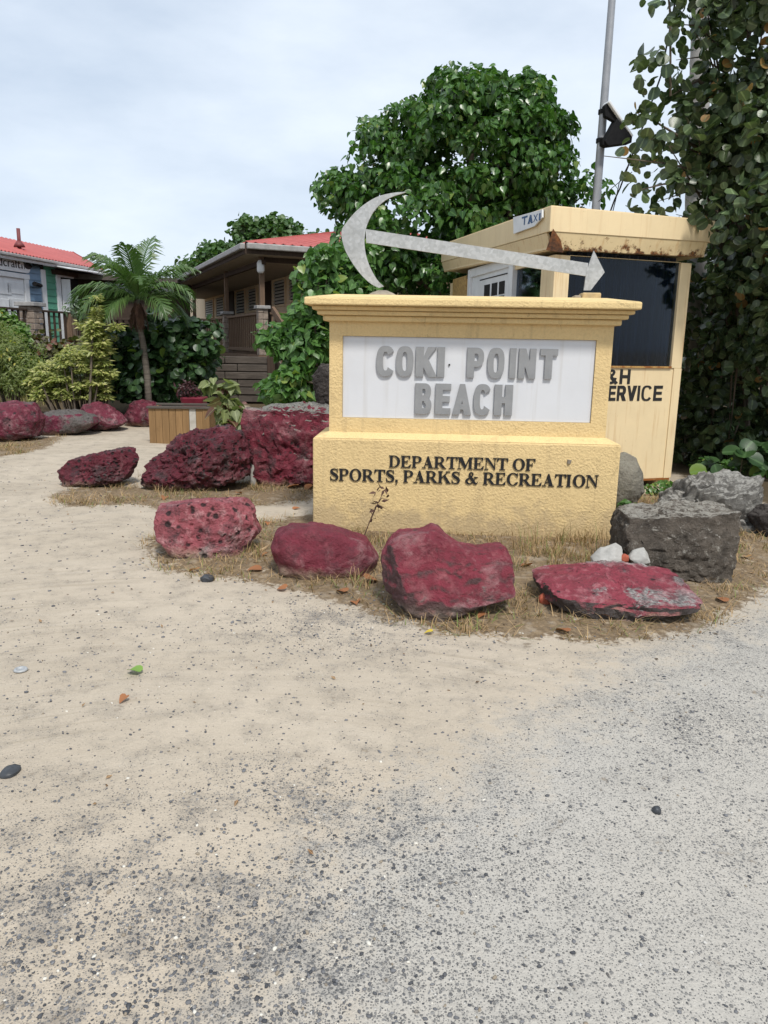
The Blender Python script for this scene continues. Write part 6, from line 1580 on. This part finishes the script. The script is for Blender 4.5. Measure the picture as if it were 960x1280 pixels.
b = MB(); b.hexa([ea + Vector((0, 0, -.17)), eb + Vector((0, 0, -.17)), QP.pt(qs(118, 333), zR - .17, -.1), QP.pt(sL - 1, zR - .17, -.1), ea + Vector((0, 0, -.15)), eb + Vector((0, 0, -.15)), QP.pt(qs(118, 333), zR - .15, -.1), QP.pt(sL - 1, zR - .15, -.1)]); b.build('soffit', M['white_paint'], shop)
vp = P(24, 303, QD + 2.3); b = MB(); b.tube([vp - Vector((0, 0, .3)), vp + Vector((0, 0, .38))], .05, 8); b.lathe(vp - Vector((0, 0, .12)), [(.16, 0), (.12, .08), (.06, .16)], 10); b.build('vent_pipe', simple('red_pipe', (.2, .05, .05), (.12, .03, .03), 9, .6), shop, smooth=True)
# deck and dark rail with stone pillar in front of it
KD = QD - 1.3
ku = Vector((math.sin(R(9.5)), math.cos(R(9.5)), 0))
KP = Plane(P(0, 385, KD - .6), ku)
if KP.n.x < 0: KP.n = -KP.n
deck = thing('deck_rail', 'dark wooden deck railing with a stone pillar in front of the shop', 'railing', KP.pt(1.5, gz(-8, KD), 0))
zk = KP.inv(10, 384)[1]
k1 = KP.inv(107, 393)[0]; kp = KP.inv(38, 385)[0]
b = MB(); b.pbox(KP, -3, zk - 1.15, k1 + 6, zk - 1.0, -1.4, .1); b.build('deck_board', M['wood_dark'], deck)
railing(KP, -3, kp - .17, deck, M['wood_dark'], zk - 1.0, zk, .22, bw=.045)
railing(KP, kp + .17, k1, deck, M['wood_dark'], zk - 1.0, zk, .22, bw=.045)
b = MB(); r_ = random.Random(4); z_ = zk - 1.0
while z_ < zk + .06:
    h_ = r_.uniform(.1, .17); w0 = r_.uniform(-.05, .05)
    for (x0, x1) in ((-.2, w0), (w0, .2)): b.pbox(KP, kp + x0 + .006, z_ + .005, kp + x1 - .006, z_ + h_ - .005, -.2, .19 + r_.uniform(0, .03))
    z_ += h_
b.build('pillar_stones', M['stone'], deck, .012, kind='stuff')
b = MB(); b.pbox(KP, kp - .27, z_ + .002, kp + .27, z_ + .1, -.27, .27); b.build('pillar_cap', M['gutter'], deck, .012)
b = MB(); b.pbox(KP, KP.inv(88, 400)[0] - .13, zk - 1, KP.inv(88, 400)[0] + .13, zk - .052, -.09, .09); b.build('post', M['wood_brown'], deck, .01)
rail2 = thing('deck_rail', 'dark deck railing behind the palm trunk linking the two houses', 'railing', (P(230, 430, 18.6).x, 18.6, gz(-5, 18.6)))
K2 = Plane(P(120, 400, 19.5), (P(262, 400, 18.2) - P(120, 400, 19.5)))
z2 = K2.inv(200, 398)[1]; l2 = K2.inv(262, 400)[0]
railing(K2, 0, l2, rail2, M['wood_dark'], z2 - 1.0, z2, .18, bw=.045)
b = MB(); b.pbox(K2, -.5, z2 - 1.5, l2 + .3, z2 - 1.02, -.6, -.1); b.build('deck_board', M['wood_dark'], rail2)
# dim shop front behind the palm (between the houses)
bp = thing('dark_kiosk', 'dim low kiosk with a dark front half hidden behind the palm fronds', 'kiosk', (P(150, 420, 23).x, 23, gz(-8, 23)))
c0 = P(98, 405, 24.5); c1 = P(238, 400, 25.5)
KZ = Plane(c0, c1 - c0); lk_ = (c1 - c0).length
b = MB(); b.pbox(KZ, 0, .3, lk_, P(150, 352, 24.8).z, -2.5, 0); b.build('kiosk_wall', M['wood_dark'], bp)
b = MB(); b.pbox(KZ, -.2, P(150, 352, 24.8).z + .002, lk_ + .2, P(150, 346, 24.8).z, -2.8, .5); b.build('kiosk_roof', M['wood_grey'], bp)
b = MB(); s0, z0_ = KZ.inv(188, 344); b.pbox(KZ, s0 - .3, KZ.inv(190, 364)[1], s0 + .7, KZ.inv(190, 352)[1], .001, .03); b.build('pale_board', M['white_paint'], bp)
shrub('potted_plant', 'leafy pale potted plant beside the open shop door', 'plant', [pblob(96, 384, 8, 9, 19.0, .2)], 16, 8, .14, .14, leafmat('potted_leaf', (.16, .2, .14), (.1, .16, .08), None, 0), 'lance', .4, .5, 1.5, 0, .01, nst=5)
shrub('flowering_shrub', 'green shrub with a few yellow blooms under the deck rail at the left edge', 'shrub', [pblob(8, 412, 18, 10, 16.2, .3), pblob(25, 420, 14, 9, 16.1, .3), pblob(2, 400, 8, 6, 16.2, .15, 60)], 60, 12, .11, .16, leafmat('bloom_leaf', (.08, .16, .03), (.12, .2, .04), (.6, .45, .04), .03), 'heart', .3, .7, 1.0, 0)
# distant greenery closing the gaps behind everything
def treeline():
    t = tag(bpy.data.objects.new('distant_woods', None), 'far off green woods low behind the houses', 'woods', None, 'stuff')
    bl = []
    for k in range(26):
        x = -30 + k * 2.6; y = 48 + random.uniform(-4, 4); bl.append(((x, y, 2.2 + random.uniform(-.4, .4)), (2.4, 1.6, 2.4), 1))
    C, N, Dr, Sz, _ = blob_leaves(bl, 900, 9, .55, .8, .4, .6, .3, .6)
    o = leaf_mesh('distant_woods', 'round', C, N, Dr, Sz, L['fartree'], None); tag(o, 'far off green woods low behind the houses', 'woods')
treeline()
